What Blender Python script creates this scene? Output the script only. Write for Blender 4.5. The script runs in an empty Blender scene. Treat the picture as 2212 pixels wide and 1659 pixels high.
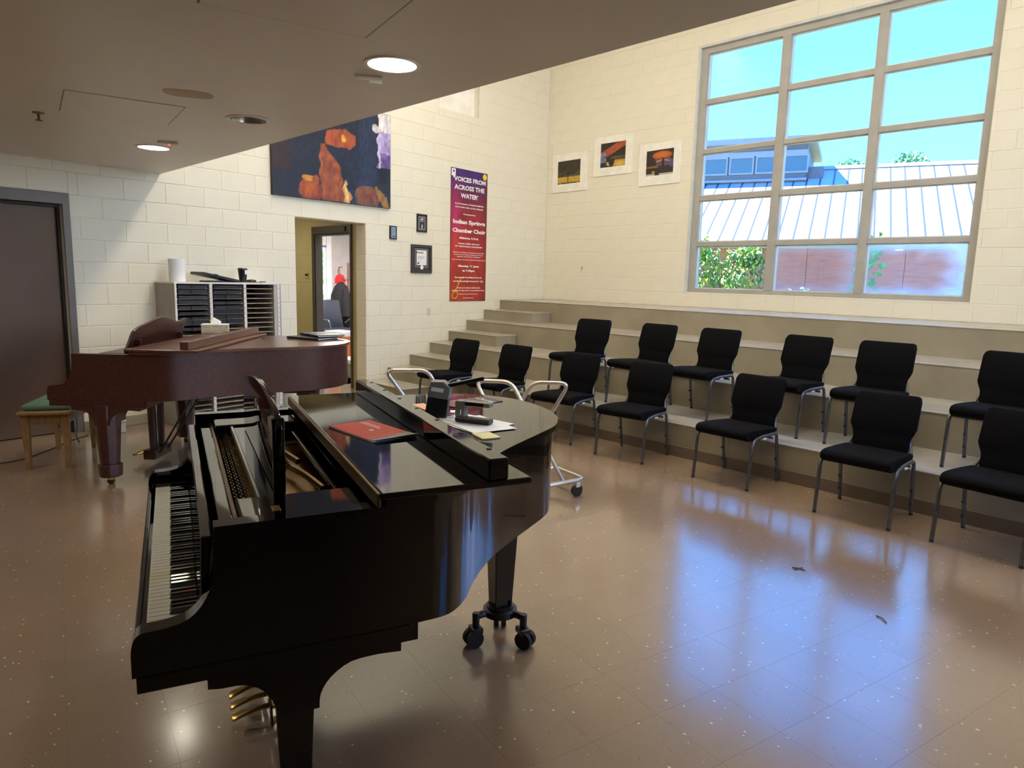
import bpy, bmesh, math, random
from mathutils import Vector, Matrix
random.seed(7)
SC = bpy.context.scene
COL = SC.collection
R_ = math.radians

# ------------------------------------------------------------------ camera
CAMP = Vector((8.736122, -9.046047, 1.579559)); FPX = 1505.5925
CR = ((0.686844, -0.126727, 0.715671), (0.726359, 0.085187, -0.682016), (0.025464, 0.988273, 0.150559))
cd = bpy.data.cameras.new('camera'); cam = bpy.data.objects.new('camera', cd); COL.objects.link(cam)
M = Matrix(CR).to_4x4(); M.translation = CAMP; cam.matrix_world = M
cd.sensor_fit = 'HORIZONTAL'; cd.sensor_width = 36.0; cd.lens = FPX / 2212 * 36.0; cd.clip_start = .02; cd.clip_end = 300
SC.camera = cam
def project(p):
    d = Vector(p) - CAMP
    x = sum(d[i] * CR[i][0] for i in range(3)); y = sum(d[i] * CR[i][1] for i in range(3)); z = -sum(d[i] * CR[i][2] for i in range(3))
    if z < .05: return None
    return 1106 + FPX * x / z, 829.5 - FPX * y / z, z

# ------------------------------------------------------------------ world, sun, large lights, exposure
SC.view_settings.view_transform = 'Standard'; SC.view_settings.look = 'None'
SC.view_settings.exposure = 1.12; SC.view_settings.gamma = 1.0; SC.view_settings.use_curve_mapping = False
W = bpy.data.worlds.new('sky'); SC.world = W; W.use_nodes = True
nt = W.node_tree; nt.nodes.clear()
o_ = nt.nodes.new('ShaderNodeOutputWorld'); b_ = nt.nodes.new('ShaderNodeBackground'); tc = nt.nodes.new('ShaderNodeTexCoord')
sx = nt.nodes.new('ShaderNodeSeparateXYZ'); rp = nt.nodes.new('ShaderNodeValToRGB')
nt.links.new(tc.outputs['Generated'], sx.inputs[0]); nt.links.new(sx.outputs['Z'], rp.inputs['Fac'])
nt.links.new(rp.outputs['Color'], b_.inputs['Color']); nt.links.new(b_.outputs[0], o_.inputs[0])
rp.color_ramp.elements[0].position = 0.0; rp.color_ramp.elements[0].color = (.115, .44, .92, 1)
rp.color_ramp.elements[1].position = .75; rp.color_ramp.elements[1].color = (.027, .25, 1.0, 1)
e_ = rp.color_ramp.elements.new(.28); e_.color = (.068, .37, 1.0, 1)
b_.inputs['Strength'].default_value = 2.7

def light(name, kind, loc, energy, color, rot=(0, 0, 0), **kw):
    d = bpy.data.lights.new(name, kind); d.energy = energy; d.color = color
    for k, v in kw.items(): setattr(d, k, v)
    o = bpy.data.objects.new(name, d); o.location = loc; o.rotation_euler = rot; COL.objects.link(o); return o
sun = light('sun', 'SUN', (0, 0, 30), 24.0, (1, .98, .95), angle=R_(.6))
sun.rotation_euler = Vector((-.62, -.18, .95)).to_track_quat('Z', 'Y').to_euler()
# unseen fill lamps added high up (their housings are built with the ceiling)
CEILING_FILLS = [(x, y) for y in (-4.3,) for x in (2.0, 4.9, 7.8)]
for (x, y) in CEILING_FILLS:
    light('ceiling_fill', 'AREA', (x, y, 6.40), 44, (1, .90, .74), shape='RECTANGLE', size=2.3, size_y=.8)
light('vestibule_fill', 'AREA', (-1.2, -5.2, 2.55), 9, (1, .9, .7), shape='DISK', size=.25)  # fill light added in the vestibule, no fitting built
light('office_fill', 'AREA', (-2.6, -2.5, 2.62), 75, (1, .97, .95), shape='RECTANGLE', size=1.1, size_y=.5)  # unseen lamp added to brighten the office past the doorway

# ------------------------------------------------------------------ materials
MATS = {}
def mat(name, col, rough=.5, metal=0., col2=None, scale=6., bump=0., bscale=60., coat=0., ior=1.5, spec=.5, emit=0., stretch=None, croot=.05, detail=3.):
    if name in MATS: return MATS[name]
    m = bpy.data.materials.new(name); m.use_nodes = True; t = m.node_tree; P = t.nodes['Principled BSDF']
    P.inputs['Base Color'].default_value = (*col, 1); P.inputs['Roughness'].default_value = rough; P.inputs['Metallic'].default_value = metal
    P.inputs['IOR'].default_value = ior; P.inputs['Specular IOR Level'].default_value = spec
    if coat: P.inputs['Coat Weight'].default_value = coat; P.inputs['Coat Roughness'].default_value = croot
    if emit: P.inputs['Emission Color'].default_value = (*col, 1); P.inputs['Emission Strength'].default_value = emit
    tcn = t.nodes.new('ShaderNodeTexCoord'); mp = t.nodes.new('ShaderNodeMapping'); t.links.new(tcn.outputs['Object'], mp.inputs['Vector'])
    if stretch: mp.inputs['Scale'].default_value = stretch
    c2 = col2 or tuple(c * .9 for c in col)
    nz = t.nodes.new('ShaderNodeTexNoise'); nz.inputs['Scale'].default_value = scale; nz.inputs['Detail'].default_value = detail
    t.links.new(mp.outputs[0], nz.inputs['Vector'])
    r = t.nodes.new('ShaderNodeValToRGB'); r.color_ramp.elements[0].position = .35; r.color_ramp.elements[1].position = .65
    r.color_ramp.elements[0].color = (*col, 1); r.color_ramp.elements[1].color = (*c2, 1)
    t.links.new(nz.outputs['Fac'], r.inputs['Fac']); t.links.new(r.outputs['Color'], P.inputs['Base Color'])
    if bump:
        n2 = t.nodes.new('ShaderNodeTexNoise'); n2.inputs['Scale'].default_value = bscale; t.links.new(mp.outputs[0], n2.inputs['Vector'])
        bp = t.nodes.new('ShaderNodeBump'); bp.inputs['Strength'].default_value = bump; bp.inputs['Distance'].default_value = .003
        t.links.new(n2.outputs['Fac'], bp.inputs['Height']); t.links.new(bp.outputs[0], P.inputs['Normal'])
    MATS[name] = m; return m
mat('block_paint', (.82, .775, .635), .55, col2=(.80, .75, .61), scale=3, bump=.25, bscale=90)
mat('vestibule_paint', (.52, .45, .24), .6, col2=(.49, .42, .22), scale=3, bump=.25, bscale=90)
mat('soffit_paint', (.72, .66, .57), .42, col2=(.69, .63, .54), scale=1.2)
mat('ceiling_paint', (.85, .82, .74), .8)
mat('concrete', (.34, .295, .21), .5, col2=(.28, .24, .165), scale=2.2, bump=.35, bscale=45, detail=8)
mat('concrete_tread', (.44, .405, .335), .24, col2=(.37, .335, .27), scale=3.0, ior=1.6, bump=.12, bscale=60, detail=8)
mat('vinyl_base', (.17, .125, .085), .35)
mat('wall_base', (.36, .32, .24), .4)
mat('black_gloss', (.0012, .0012, .0028), .045, ior=1.62)
mat('black_satin', (.010, .010, .012), .35)
mat('mahogany', (.070, .016, .008), .42, col2=(.036, .009, .005), scale=5, stretch=(1.5, 12, 12), coat=.2, croot=.15)
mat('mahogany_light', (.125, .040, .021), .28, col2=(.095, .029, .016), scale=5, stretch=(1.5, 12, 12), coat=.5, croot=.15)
mat('brass', (.62, .42, .13), .28, 1., col2=(.5, .33, .1))
mat('dark_brass', (.20, .13, .06), .35, 1.)
mat('gold_plate', (.36, .21, .05), .3, .7, col2=(.28, .16, .04))
mat('ivory', (.62, .60, .52), .25)
mat('ivory_yellow', (.60, .53, .34), .3)
mat('red_felt', (.18, .02, .02), .9)
mat('fabric_black', (.0022, .0022, .003), .9, col2=(.0045, .0043, .0055), scale=260, bump=.7, bscale=420, spec=.12)
mat('frame_metal', (.15, .155, .165), .34, .7, col2=(.11, .115, .125), scale=30, bump=.15, bscale=200)
mat('cart_metal', (.70, .67, .58), .3, .85, col2=(.6, .56, .48))
mat('rubber_black', (.012, .011, .011), .6)
mat('window_paint', (.42, .405, .36), .45)
mat('window_trim', (.66, .68, .66), .45)
mat('door_brown', (.11, .064, .040), .5, col2=(.12, .070, .044))
mat('frame_brown', (.15, .13, .115), .42)
mat('frame_dark', (.075, .06, .045), .5)
mat('oak', (.30, .17, .06), .42, col2=(.22, .115, .04), scale=7, stretch=(8, 8, 1.5))
mat('cushion_green', (.11, .20, .155), .9, col2=(.09, .17, .13), scale=200, bump=.4, bscale=300)
mat('cushion_tie', (.10, .17, .22), .9)
mat('laminate_grey', (.52, .50, .46), .5)
mat('cabinet_side', (.36, .34, .295), .55)
mat('cabinet_edge', (.80, .77, .72), .45)
mat('cabinet_dark', (.03, .022, .018), .7)
mat('shelf_wood', (.50, .40, .29), .5)
mat('folder_black', (.012, .013, .018), .38, col2=(.018, .02, .028), scale=30)
mat('paper', (.85, .85, .84), .7)
mat('paper_dull', (.62, .60, .55), .7)
mat('sticky', (.80, .74, .38), .7)
mat('booklet_red', (.78, .06, .035), .5)
mat('booklet_cover', (.42, .40, .38), .5)
mat('maroon', (.15, .018, .03), .4)
mat('maroon_dark', (.05, .022, .028), .4)
mat('peach', (.75, .40, .20), .6)
mat('purple', (.07, .05, .18), .6)
mat('plastic_black', (.008, .008, .010), .3)
mat('plastic_grey', (.20, .19, .17), .35)
mat('plastic_white', (.78, .77, .73), .4)
mat('plate_beige', (.66, .62, .50), .4)
mat('added_dark_cloth', (.035, .028, .024), .9, bump=.3, bscale=200)  # invented dark cloth that keeps the unseen rear walls dim in reflections
mat('steel', (.55, .54, .52), .3, .9)
mat('tissue_box', (.62, .56, .44), .6, col2=(.42, .36, .24), scale=40)
mat('tissue', (.88, .86, .80), .8)
mat('mat_board', (.92, .89, .80), .7)
mat('picture_black', (.018, .016, .015), .35)
mat('picture_walnut', (.045, .03, .022), .35)
mat('mat_grey', (.045, .042, .038), .7)
mat('lettering_white', (.92, .90, .90), .6)
mat('lettering_dark', (.05, .05, .06), .6)
mat('lettering_silver', (.55, .55, .52), .4, .5)
mat('yellow_ink', (.85, .66, .02), .6)
mat('gold_ink', (.85, .45, .03), .6)
mat('seam_shade', (.02, .03, .055), .5)  # near-black colour stands for the shaded sides of the ribs
mat('roof_metal', (.30, .31, .315), .5, col2=(.28, .29, .30), scale=1.5)
mat('clapboard_blue', (.085, .10, .125), .6)
mat('plaque_blue', (.25, .32, .42), .4)
mat('dark_pane', (.03, .07, .10), .05, ior=1.8)
mat('exterior_trim', (.20, .225, .25), .5)
mat('redwood', (.36, .115, .065), .7, col2=(.26, .085, .055), scale=2.5, stretch=(1, 1, 14), detail=5)
mat('ground_grass', (.10, .14, .05), .9, col2=(.16, .15, .08), scale=2)
mat('leaf_light', (.22, .42, .04), .5, col2=(.40, .42, .03), scale=3)
mat('leaf_dark', (.05, .16, .06), .5, col2=(.10, .26, .06), scale=2)
mat('vine_leaf', (.12, .50, .04), .5, col2=(.18, .62, .07), scale=4)
mat('bark', (.12, .08, .05), .9)
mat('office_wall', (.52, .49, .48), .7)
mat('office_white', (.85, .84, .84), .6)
mat('office_floor', (.16, .15, .17), .5)
mat('cap_red', (.65, .01, .012), .8)
mat('rack_wood', (.16, .06, .04), .4)
mat('coat_black', (.006, .005, .007), .9)
mat('chair_leather', (.012, .016, .03), .4)
mat('lamp_reflector', (.70, .68, .62), .2, .6)
mat('lamp_glow', (.95, .97, .72), .5, emit=.36)
mat('fill_glow', (1., .86, .64), .5, emit=.8)  # glow of the added fill lamps
mat('led_red', (1., .05, .03), .5, emit=2.)
mat('stain_beige', (.56, .47, .33), .7)
mat('orange_print', (.75, .17, .03), .6)

def floor_mat():
    m = bpy.data.materials.new('vinyl_tile'); m.use_nodes = True; t = m.node_tree; P = t.nodes['Principled BSDF']; N = t.nodes.new; Lk = t.links.new
    g = N('ShaderNodeNewGeometry'); mp = N('ShaderNodeMapping'); mp.inputs['Rotation'].default_value = (0, 0, R_(-10.5)); mp.inputs['Scale'].default_value = (42, 74, 42)
    Lk(g.outputs['Position'], mp.inputs['Vector'])
    vo = N('ShaderNodeTexVoronoi'); vo.inputs['Scale'].default_value = 1.0; Lk(mp.outputs[0], vo.inputs['Vector'])
    vo2 = N('ShaderNodeTexVoronoi'); vo2.inputs['Scale'].default_value = 1.9; Lk(mp.outputs[0], vo2.inputs['Vector'])
    sp = N('ShaderNodeSeparateColor'); Lk(vo.outputs['Color'], sp.inputs[0]); sp2 = N('ShaderNodeSeparateColor'); Lk(vo2.outputs['Color'], sp2.inputs[0])
    def mth(op, a, b):
        n = N('ShaderNodeMath'); n.operation = op
        for i, v in ((0, a), (1, b)):
            if isinstance(v, (int, float)): n.inputs[i].default_value = v
            else: Lk(v, n.inputs[i])
        return n.outputs[0]
    fl = mth('MULTIPLY', mth('LESS_THAN', vo.outputs['Distance'], mth('MULTIPLY', sp.outputs[1], .30)), mth('GREATER_THAN', sp.outputs[0], .90))
    dk = mth('MULTIPLY', mth('LESS_THAN', vo2.outputs['Distance'], mth('MULTIPLY', sp2.outputs[1], .28)), mth('GREATER_THAN', sp2.outputs[0], .86))
    nz = N('ShaderNodeTexNoise'); nz.inputs['Scale'].default_value = 1.1; nz.inputs['Detail'].default_value = 6; Lk(g.outputs['Position'], nz.inputs['Vector'])
    rr = N('ShaderNodeValToRGB'); rr.color_ramp.elements[0].position = .3; rr.color_ramp.elements[1].position = .7
    rr.color_ramp.elements[0].color = (.245, .163, .102, 1); rr.color_ramp.elements[1].color = (.285, .198, .128, 1); Lk(nz.outputs['Fac'], rr.inputs['Fac'])
    m1 = N('ShaderNodeMix'); m1.data_type = 'RGBA'; Lk(dk, m1.inputs['Factor']); Lk(rr.outputs['Color'], m1.inputs['A']); m1.inputs['B'].default_value = (.13, .08, .055, 1)
    m2 = N('ShaderNodeMix'); m2.data_type = 'RGBA'; Lk(fl, m2.inputs['Factor']); Lk(m1.outputs['Result'], m2.inputs['A']); m2.inputs['B'].default_value = (.60, .50, .38, 1)
    Lk(m2.outputs['Result'], P.inputs['Base Color'])
    n3 = N('ShaderNodeTexNoise'); n3.inputs['Scale'].default_value = 2.3; n3.inputs['Detail'].default_value = 5; Lk(g.outputs['Position'], n3.inputs['Vector'])
    mr = N('ShaderNodeMapRange'); mr.inputs['To Min'].default_value = .15; mr.inputs['To Max'].default_value = .25; Lk(n3.outputs['Fac'], mr.inputs['Value']); Lk(mr.outputs[0], P.inputs['Roughness'])
    n4 = N('ShaderNodeTexNoise'); n4.inputs['Scale'].default_value = 14; n4.inputs['Detail'].default_value = 2; Lk(g.outputs['Position'], n4.inputs['Vector'])
    bp = N('ShaderNodeBump'); bp.inputs['Strength'].default_value = .06; bp.inputs['Distance'].default_value = .004; Lk(n4.outputs['Fac'], bp.inputs['Height']); Lk(bp.outputs[0], P.inputs['Normal'])
    P.inputs['IOR'].default_value = 1.6; P.inputs['Specular IOR Level'].default_value = .7
    P.inputs['Coat Weight'].default_value = .5; P.inputs['Coat Roughness'].default_value = .13
    MATS['vinyl_tile'] = m
floor_mat()
def glass_mat(name, fog):
    m = bpy.data.materials.new(name); m.use_nodes = True; t = m.node_tree; t.nodes.clear(); N = t.nodes.new; Lk = t.links.new
    out = N('ShaderNodeOutputMaterial'); tr = N('ShaderNodeBsdfTransparent'); gl = N('ShaderNodeBsdfGlossy'); gl.inputs['Roughness'].default_value = .02
    mx = N('ShaderNodeMixShader'); fr = N('ShaderNodeFresnel'); fr.inputs['IOR'].default_value = 1.35
    tr.inputs['Color'].default_value = (.97, .985, .98, 1)
    Lk(fr.outputs[0], mx.inputs[0]); Lk(tr.outputs[0], mx.inputs[1]); Lk(gl.outputs[0], mx.inputs[2]); last = mx.outputs[0]
    if fog:
        tcn = N('ShaderNodeTexCoord'); sp = N('ShaderNodeSeparateXYZ'); Lk(tcn.outputs['Generated'], sp.inputs[0])
        def mth(op, a, b=0.):
            n = N('ShaderNodeMath'); n.operation = op; n.use_clamp = False
            for i, v in ((0, a), (1, b)):
                if isinstance(v, (int, float)): n.inputs[i].default_value = v
                else: Lk(v, n.inputs[i])
            return n.outputs[0]
        ex = mth('POWER', mth('ABSOLUTE', mth('MULTIPLY', mth('SUBTRACT', sp.outputs[0], .40), 1.75)), 4.); ez = mth('POWER', mth('ABSOLUTE', mth('MULTIPLY', mth('SUBTRACT', sp.outputs[2], .47), 2.)), 3.)
        nz = N('ShaderNodeTexNoise'); nz.inputs['Scale'].default_value = 4; nz.inputs['Detail'].default_value = 8; Lk(tcn.outputs['Generated'], nz.inputs['Vector'])
        d = mth('ADD', mth('ADD', ex, ez), mth('MULTIPLY', mth('SUBTRACT', nz.outputs['Fac'], .5), 1.3))
        mr = N('ShaderNodeMapRange'); mr.inputs['From Min'].default_value = .15; mr.inputs['From Max'].default_value = 1.2; mr.inputs['To Min'].default_value = fog[0]; mr.inputs['To Max'].default_value = fog[1]
        Lk(d, mr.inputs['Value'])
        tl = N('ShaderNodeBsdfTranslucent'); tl.inputs['Color'].default_value = (.80, .86, .95, 1)
        m2 = N('ShaderNodeMixShader'); Lk(mr.outputs[0], m2.inputs[0]); Lk(last, m2.inputs[1]); Lk(tl.outputs[0], m2.inputs[2]); last = m2.outputs[0]
    Lk(last, out.inputs[0]); MATS[name] = m
glass_mat('glass', None); glass_mat('glass_fogged', (.06, .50)); glass_mat('glass_hazy', (.03, .20))
def vcol_mat():
    m = bpy.data.materials.new('printed_picture'); m.use_nodes = True; t = m.node_tree; P = t.nodes['Principled BSDF']
    a = t.nodes.new('ShaderNodeAttribute'); a.attribute_name = 'ink'; t.links.new(a.outputs['Color'], P.inputs['Base Color']); P.inputs['Roughness'].default_value = .45
    MATS['printed_picture'] = m
vcol_mat()

# ------------------------------------------------------------------ mesh helpers
class MB:
    def __init__(s): s.v = []; s.f = []
    def add(s, vs, fs):
        o = len(s.v); s.v += [tuple(p) for p in vs]; s.f += [tuple(i + o for i in f) for f in fs]; return s
    def box(s, x0, x1, y0, y1, z0, z1):
        return s.add([(x0, y0, z0), (x1, y0, z0), (x1, y1, z0), (x0, y1, z0), (x0, y0, z1), (x1, y0, z1), (x1, y1, z1), (x0, y1, z1)],
                     [(0, 3, 2, 1), (4, 5, 6, 7), (0, 1, 5, 4), (1, 2, 6, 5), (2, 3, 7, 6), (3, 0, 4, 7)])
    def obox(s, c, size, m):
        hx, hy, hz = (q / 2 for q in size); c = Vector(c); vs = []
        for z in (-hz, hz):
            for x, y in ((-hx, -hy), (hx, -hy), (hx, hy), (-hx, hy)): vs.append(c + m @ Vector((x, y, z)))
        return s.add(vs, [(0, 3, 2, 1), (4, 5, 6, 7), (0, 1, 5, 4), (1, 2, 6, 5), (2, 3, 7, 6), (3, 0, 4, 7)])
    def frustum(s, p0, p1, r0, r1, n=12, ph=0., cap=True, sq=(1, 1)):
        p0 = Vector(p0); p1 = Vector(p1); d = (p1 - p0).normalized()
        a = Vector((1, 0, 0)) if abs(d.x) < .9 else Vector((0, 1, 0)); u = (a - d * a.dot(d)).normalized(); w = d.cross(u); vs = []
        for p, r in ((p0, r0), (p1, r1)):
            for i in range(n):
                t = ph + 2 * math.pi * i / n; vs.append(p + u * (r * sq[0] * math.cos(t)) + w * (r * sq[1] * math.sin(t)))
        fs = [(i, (i + 1) % n, n + (i + 1) % n, n + i) for i in range(n)]
        if cap: fs += [tuple(range(n - 1, -1, -1)), tuple(range(n, 2 * n))]
        return s.add(vs, fs)
    def tube(s, pts, r, n=8, closed=False, flat=1., cap=True):
        pts = [Vector(p) for p in pts]; N = len(pts); vs = []; pu = None
        for i, p in enumerate(pts):
            if closed: d = pts[(i + 1) % N] - pts[i - 1]
            else: d = pts[min(i + 1, N - 1)] - pts[max(i - 1, 0)]
            d.normalize()
            if pu is None:
                a = Vector((0, 0, 1)) if abs(d.z) < .9 else Vector((1, 0, 0)); u = (a - d * a.dot(d)).normalized()
            else: u = (pu - d * pu.dot(d)).normalized()
            pu = u; w = d.cross(u); rr = r[i] if isinstance(r, (list, tuple)) else r
            for k in range(n):
                t = 2 * math.pi * (k + .5) / n; vs.append(p + u * (rr * math.cos(t)) + w * (rr * flat * math.sin(t)))
        fs = []
        for i in range(N if closed else N - 1):
            j = (i + 1) % N
            for k in range(n): fs.append((i * n + k, i * n + (k + 1) % n, j * n + (k + 1) % n, j * n + k))
        if not closed and cap: fs += [tuple(range(n - 1, -1, -1)), tuple((N - 1) * n + k for k in range(n))]
        return s.add(vs, fs)
    def lathe(s, prof, n=16, c=(0, 0, 0), cap=True):
        vs = []; fs = []
        for (r, z) in prof:
            for i in range(n): t = 2 * math.pi * i / n; vs.append((c[0] + r * math.cos(t), c[1] + r * math.sin(t), c[2] + z))
        for j in range(len(prof) - 1):
            for i in range(n): fs.append((j * n + i, j * n + (i + 1) % n, (j + 1) * n + (i + 1) % n, (j + 1) * n + i))
        if cap: fs += [tuple(range(n - 1, -1, -1)), tuple((len(prof) - 1) * n + i for i in range(n))]
        return s.add(vs, fs)
    def prism(s, poly, lo, hi, ax='z'):
        """poly 2D; ax x: (y,z); y: (x,z); z: (x,y)"""
        n = len(poly)
        def P(a, b, c): return {'x': (c, a, b), 'y': (a, c, b), 'z': (a, b, c)}[ax]
        vs = [P(a, b, lo) for a, b in poly] + [P(a, b, hi) for a, b in poly]
        return s.add(vs, [(i, (i + 1) % n, n + (i + 1) % n, n + i) for i in range(n)] + [tuple(range(n - 1, -1, -1)), tuple(range(n, 2 * n))])
    def mesh(s, name, smooth=0, bevel=0., seg=2, bang=40):
        me = bpy.data.meshes.new(name); me.from_pydata(s.v, [], s.f); me.validate()
        bm = bmesh.new(); bm.from_mesh(me); bmesh.ops.recalc_face_normals(bm, faces=bm.faces)
        if bevel:
            ed = [e for e in bm.edges if len(e.link_faces) == 2 and e.calc_face_angle(0) > R_(bang)]
            bmesh.ops.bevel(bm, geom=ed, offset=bevel, segments=seg, profile=.5, affect='EDGES', clamp_overlap=True)
        bm.to_mesh(me); bm.free()
        if smooth:
            me.shade_smooth(); me.set_sharp_from_angle(angle=R_(smooth))
        return me
    def obj(s, name, m, parent=None, loc=None, rz=None, smooth=0, bevel=0., seg=2, bang=40):
        return link(name, s.mesh(name, smooth, bevel, seg, bang), m, parent, loc, rz)
def link(name, me, m, parent=None, loc=None, rz=None, rot=None):
    o = bpy.data.objects.new(name, me); COL.objects.link(o)
    if m and not me.materials: me.materials.append(MATS[m])
    if parent: o.parent = parent
    if loc is not None: o.location = loc
    if rz is not None: o.rotation_euler = (0, 0, rz)
    if rot is not None: o.rotation_euler = rot
    return o
def tag(o, label, cat, group=None, kind=None):
    if label: o['label'] = label
    if cat: o['category'] = cat
    if group: o['group'] = group
    if kind: o['kind'] = kind
    return o
def struct(o, label=None):
    o['kind'] = 'structure'
    if label: o['label'] = label
    return o
def thing(name, label, cat, loc=(0, 0, 0), rz=0., group=None):
    o = bpy.data.objects.new(name, None); o.empty_display_size = .1; COL.objects.link(o); o.location = loc; o.rotation_euler = (0, 0, rz)
    return tag(o, label, cat, group)
def dup(o, parent=None, loc=None, rz=None):
    c = o.copy(); COL.objects.link(c); c.parent = parent
    if loc is not None: c.location = loc
    if rz is not None: c.rotation_euler = (0, 0, rz)
    for k in list(KIDS.get(o.name, o.children)): dup(k, c)
    return c
KIDS = {}
def fillet(pts, r, n=5):
    pts = [Vector(p) for p in pts]; out = [pts[0]]
    for i in range(1, len(pts) - 1):
        a, b, c = pts[i - 1], pts[i], pts[i + 1]; d0 = (a - b); d1 = (c - b); rr = min(r, d0.length * .48, d1.length * .48)
        p0 = b + d0.normalized() * rr; p1 = b + d1.normalized() * rr
        for k in range(n + 1):
            t = k / n; out.append(p0 * (1 - t) ** 2 + b * 2 * t * (1 - t) + p1 * t * t)
    out.append(pts[-1]); return out
def catmull(pts, n=6):
    out = []; P = [pts[0]] + list(pts) + [pts[-1]]
    for i in range(1, len(P) - 2):
        for k in range(n):
            t = k / n; q = []
            for d in range(len(pts[0])):
                p0, p1, p2, p3 = (P[i - 1][d], P[i][d], P[i + 1][d], P[i + 2][d])
                q.append(.5 * (2 * p1 + (p2 - p0) * t + (2 * p0 - 5 * p1 + 4 * p2 - p3) * t * t + (3 * p1 - p0 - 3 * p2 + p3) * t ** 3))
            out.append(tuple(q))
    out.append(tuple(pts[-1])); return out
def text(name, body, size, m, parent, loc, align='CENTER', bold=0., rot=(math.pi / 2, 0, 0), sx=1., depth=.0006):
    cu = bpy.data.curves.new(name, 'FONT'); cu.body = body; cu.size = size; cu.align_x = align; cu.align_y = 'CENTER'; cu.offset = bold; cu.extrude = depth; cu.resolution_u = 2
    t = bpy.data.objects.new('tmp', cu); COL.objects.link(t)
    me = bpy.data.meshes.new_from_object(t.evaluated_get(bpy.context.evaluated_depsgraph_get())); bpy.data.objects.remove(t); bpy.data.curves.remove(cu)
    me.materials.clear(); o = link(name, me, m, parent, loc, rot=rot); o.scale = (sx, 1, 1); return o
def picture(name, x0, x1, z0, z1, y, nx, nz, fn, parent):
    """flat print: grid facing -y with ink colours fn(u,v), u right, v up"""
    vs = []; fs = []; co = []
    for j in range(nz + 1):
        for i in range(nx + 1):
            u, v = i / nx, j / nz; vs.append((x0 + (x1 - x0) * u, y, z0 + (z1 - z0) * v)); co.append(fn(u, v))
    for j in range(nz):
        for i in range(nx): a = j * (nx + 1) + i; fs.append((a, a + 1, a + nx + 2, a + nx + 1))
    me = bpy.data.meshes.new(name); me.from_pydata(vs, [], fs); at = me.color_attributes.new('ink', 'FLOAT_COLOR', 'POINT')
    for k, c in enumerate(co): at.data[k].color = (*c, 1)
    return link(name, me, 'printed_picture', parent)

# ------------------------------------------------------------------ the room
CB = .2032
DA = Vector((.147493, -.989063, 0)); NA = Vector((.989063, .147493, 0)); ARZ = R_(98.481676)
SOFZ = 2.527; SOFY = -6.64; TOPZ = 6.6; XR = 11.8; YR = -13.0
def Apos(s, z=0., off=0.): p = DA * s + NA * off; return Vector((p.x, p.y, z))
def xA(y): return -y * .149124
def subtract(rects, op):
    out = []
    for (a, b, c, d) in rects:
        A, B, C_, D = op
        if A >= b or B <= a or C_ >= d or D <= c: out.append((a, b, c, d)); continue
        if A > a: out.append((a, A, c, d))
        if B < b: out.append((B, b, c, d))
        a2, b2 = max(a, A), min(b, B)
        if C_ > c: out.append((a2, b2, c, C_))
        if D < d: out.append((a2, b2, D, d))
    return out
def slab(name, rects, thick, m, loc=(0, 0, 0), rz=0., front=.0036):
    mb = MB()
    for a, b, c, d in rects: mb.box(a, b, front, thick, c, d)
    return struct(mb.obj(name, m, None, loc, rz))
def block_mesh(w, h):
    g = .0018; i = .0045; x0, x1, z0, z1 = g, w - g, g, h - g
    return MB().add([(x0, .0035, z0), (x1, .0035, z0), (x1, .0035, z1), (x0, .0035, z1), (x0 + i, 0, z0 + i), (x1 - i, 0, z0 + i), (x1 - i, 0, z1 - i), (x0 + i, 0, z1 - i)],
                    [(4, 5, 6, 7), (0, 1, 5, 4), (1, 2, 6, 5), (2, 3, 7, 6), (3, 0, 4, 7)])
FULL = block_mesh(.4064, CB).mesh('block')
def hidden_by_soffit(p):
    t = (SOFZ - CAMP.z) / (p[2] - CAMP.z) if p[2] > SOFZ else 2
    return t < 1 and CAMP.y + (p[1] - CAMP.y) * t < SOFY
def lay_blocks(wall, x0, x1, z0, z1, openings, phase, m, limit=300):
    items = []; mw = wall.matrix_basis
    k = int(z0 / CB)
    while k * CB < z1 - .01:
        x = phase + (k % 2) * .2032; x -= math.ceil((x - x0) / .4064) * .4064
        while x < x1:
            rects = [(max(x, x0), min(x + .4064, x1), max(k * CB, z0), min((k + 1) * CB, z1))]
            for op in openings: rects = subtract(rects, op)
            for r in rects:
                if r[1] - r[0] > .02 and r[3] - r[2] > .02:
                    c = mw @ Vector(((r[0] + r[1]) / 2, 0, (r[2] + r[3]) / 2)); q = project(c); vis = False
                    if q: vis = -30 < q[0] < 2242 and -30 < q[1] < 1690 and not hidden_by_soffit(c)
                    area = (r[1] - r[0]) * (r[3] - r[2])
                    items.append((vis, area / q[2] ** 2 if q else 0, r))
            x += .4064
        k += 1
    items.sort(key=lambda t: (not t[0], -t[1])); rest = MB()
    for n, (vis, _, r) in enumerate(items):
        w, h = r[1] - r[0], r[3] - r[2]; y = random.uniform(-.0008, .0006)
        if vis and n < limit:
            me = FULL if abs(w - .4064) < 1e-4 and abs(h - CB) < 1e-4 else block_mesh(w, h).mesh('block')
            link('block', me, m, wall, (r[0], y, r[2]))
        else:
            b = block_mesh(w, h); rest.add([(p[0] + r[0], p[1] + y, p[2] + r[2]) for p in b.v], b.f)
    if rest.v: tag(rest.obj('block_courses', m, wall), None, None, kind='stuff')
FULL.materials.append(MATS['block_paint'])

# wall with the doorway and the poster (local x = -distance from the corner)
opsA = [(-8.55, -7.632, -.1, 2.141), (-5.146, -4.064, -.1, 2.235), (-2.70, -1.835, 3.968, 4.80)]
rA = [(-13.2, 0, -.1, TOPZ)]
for op in opsA: rA = subtract(rA, op)
wall_left = slab('wall_left', rA, .2, 'block_paint', (0, 0, 0), ARZ)
lay_blocks(wall_left, -9.0, -.002, 0, TOPZ, [(-8.61, -7.572, -.1, 2.242)] + opsA[1:], .0288 - .4064 * 0, 'block_paint')
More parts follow.
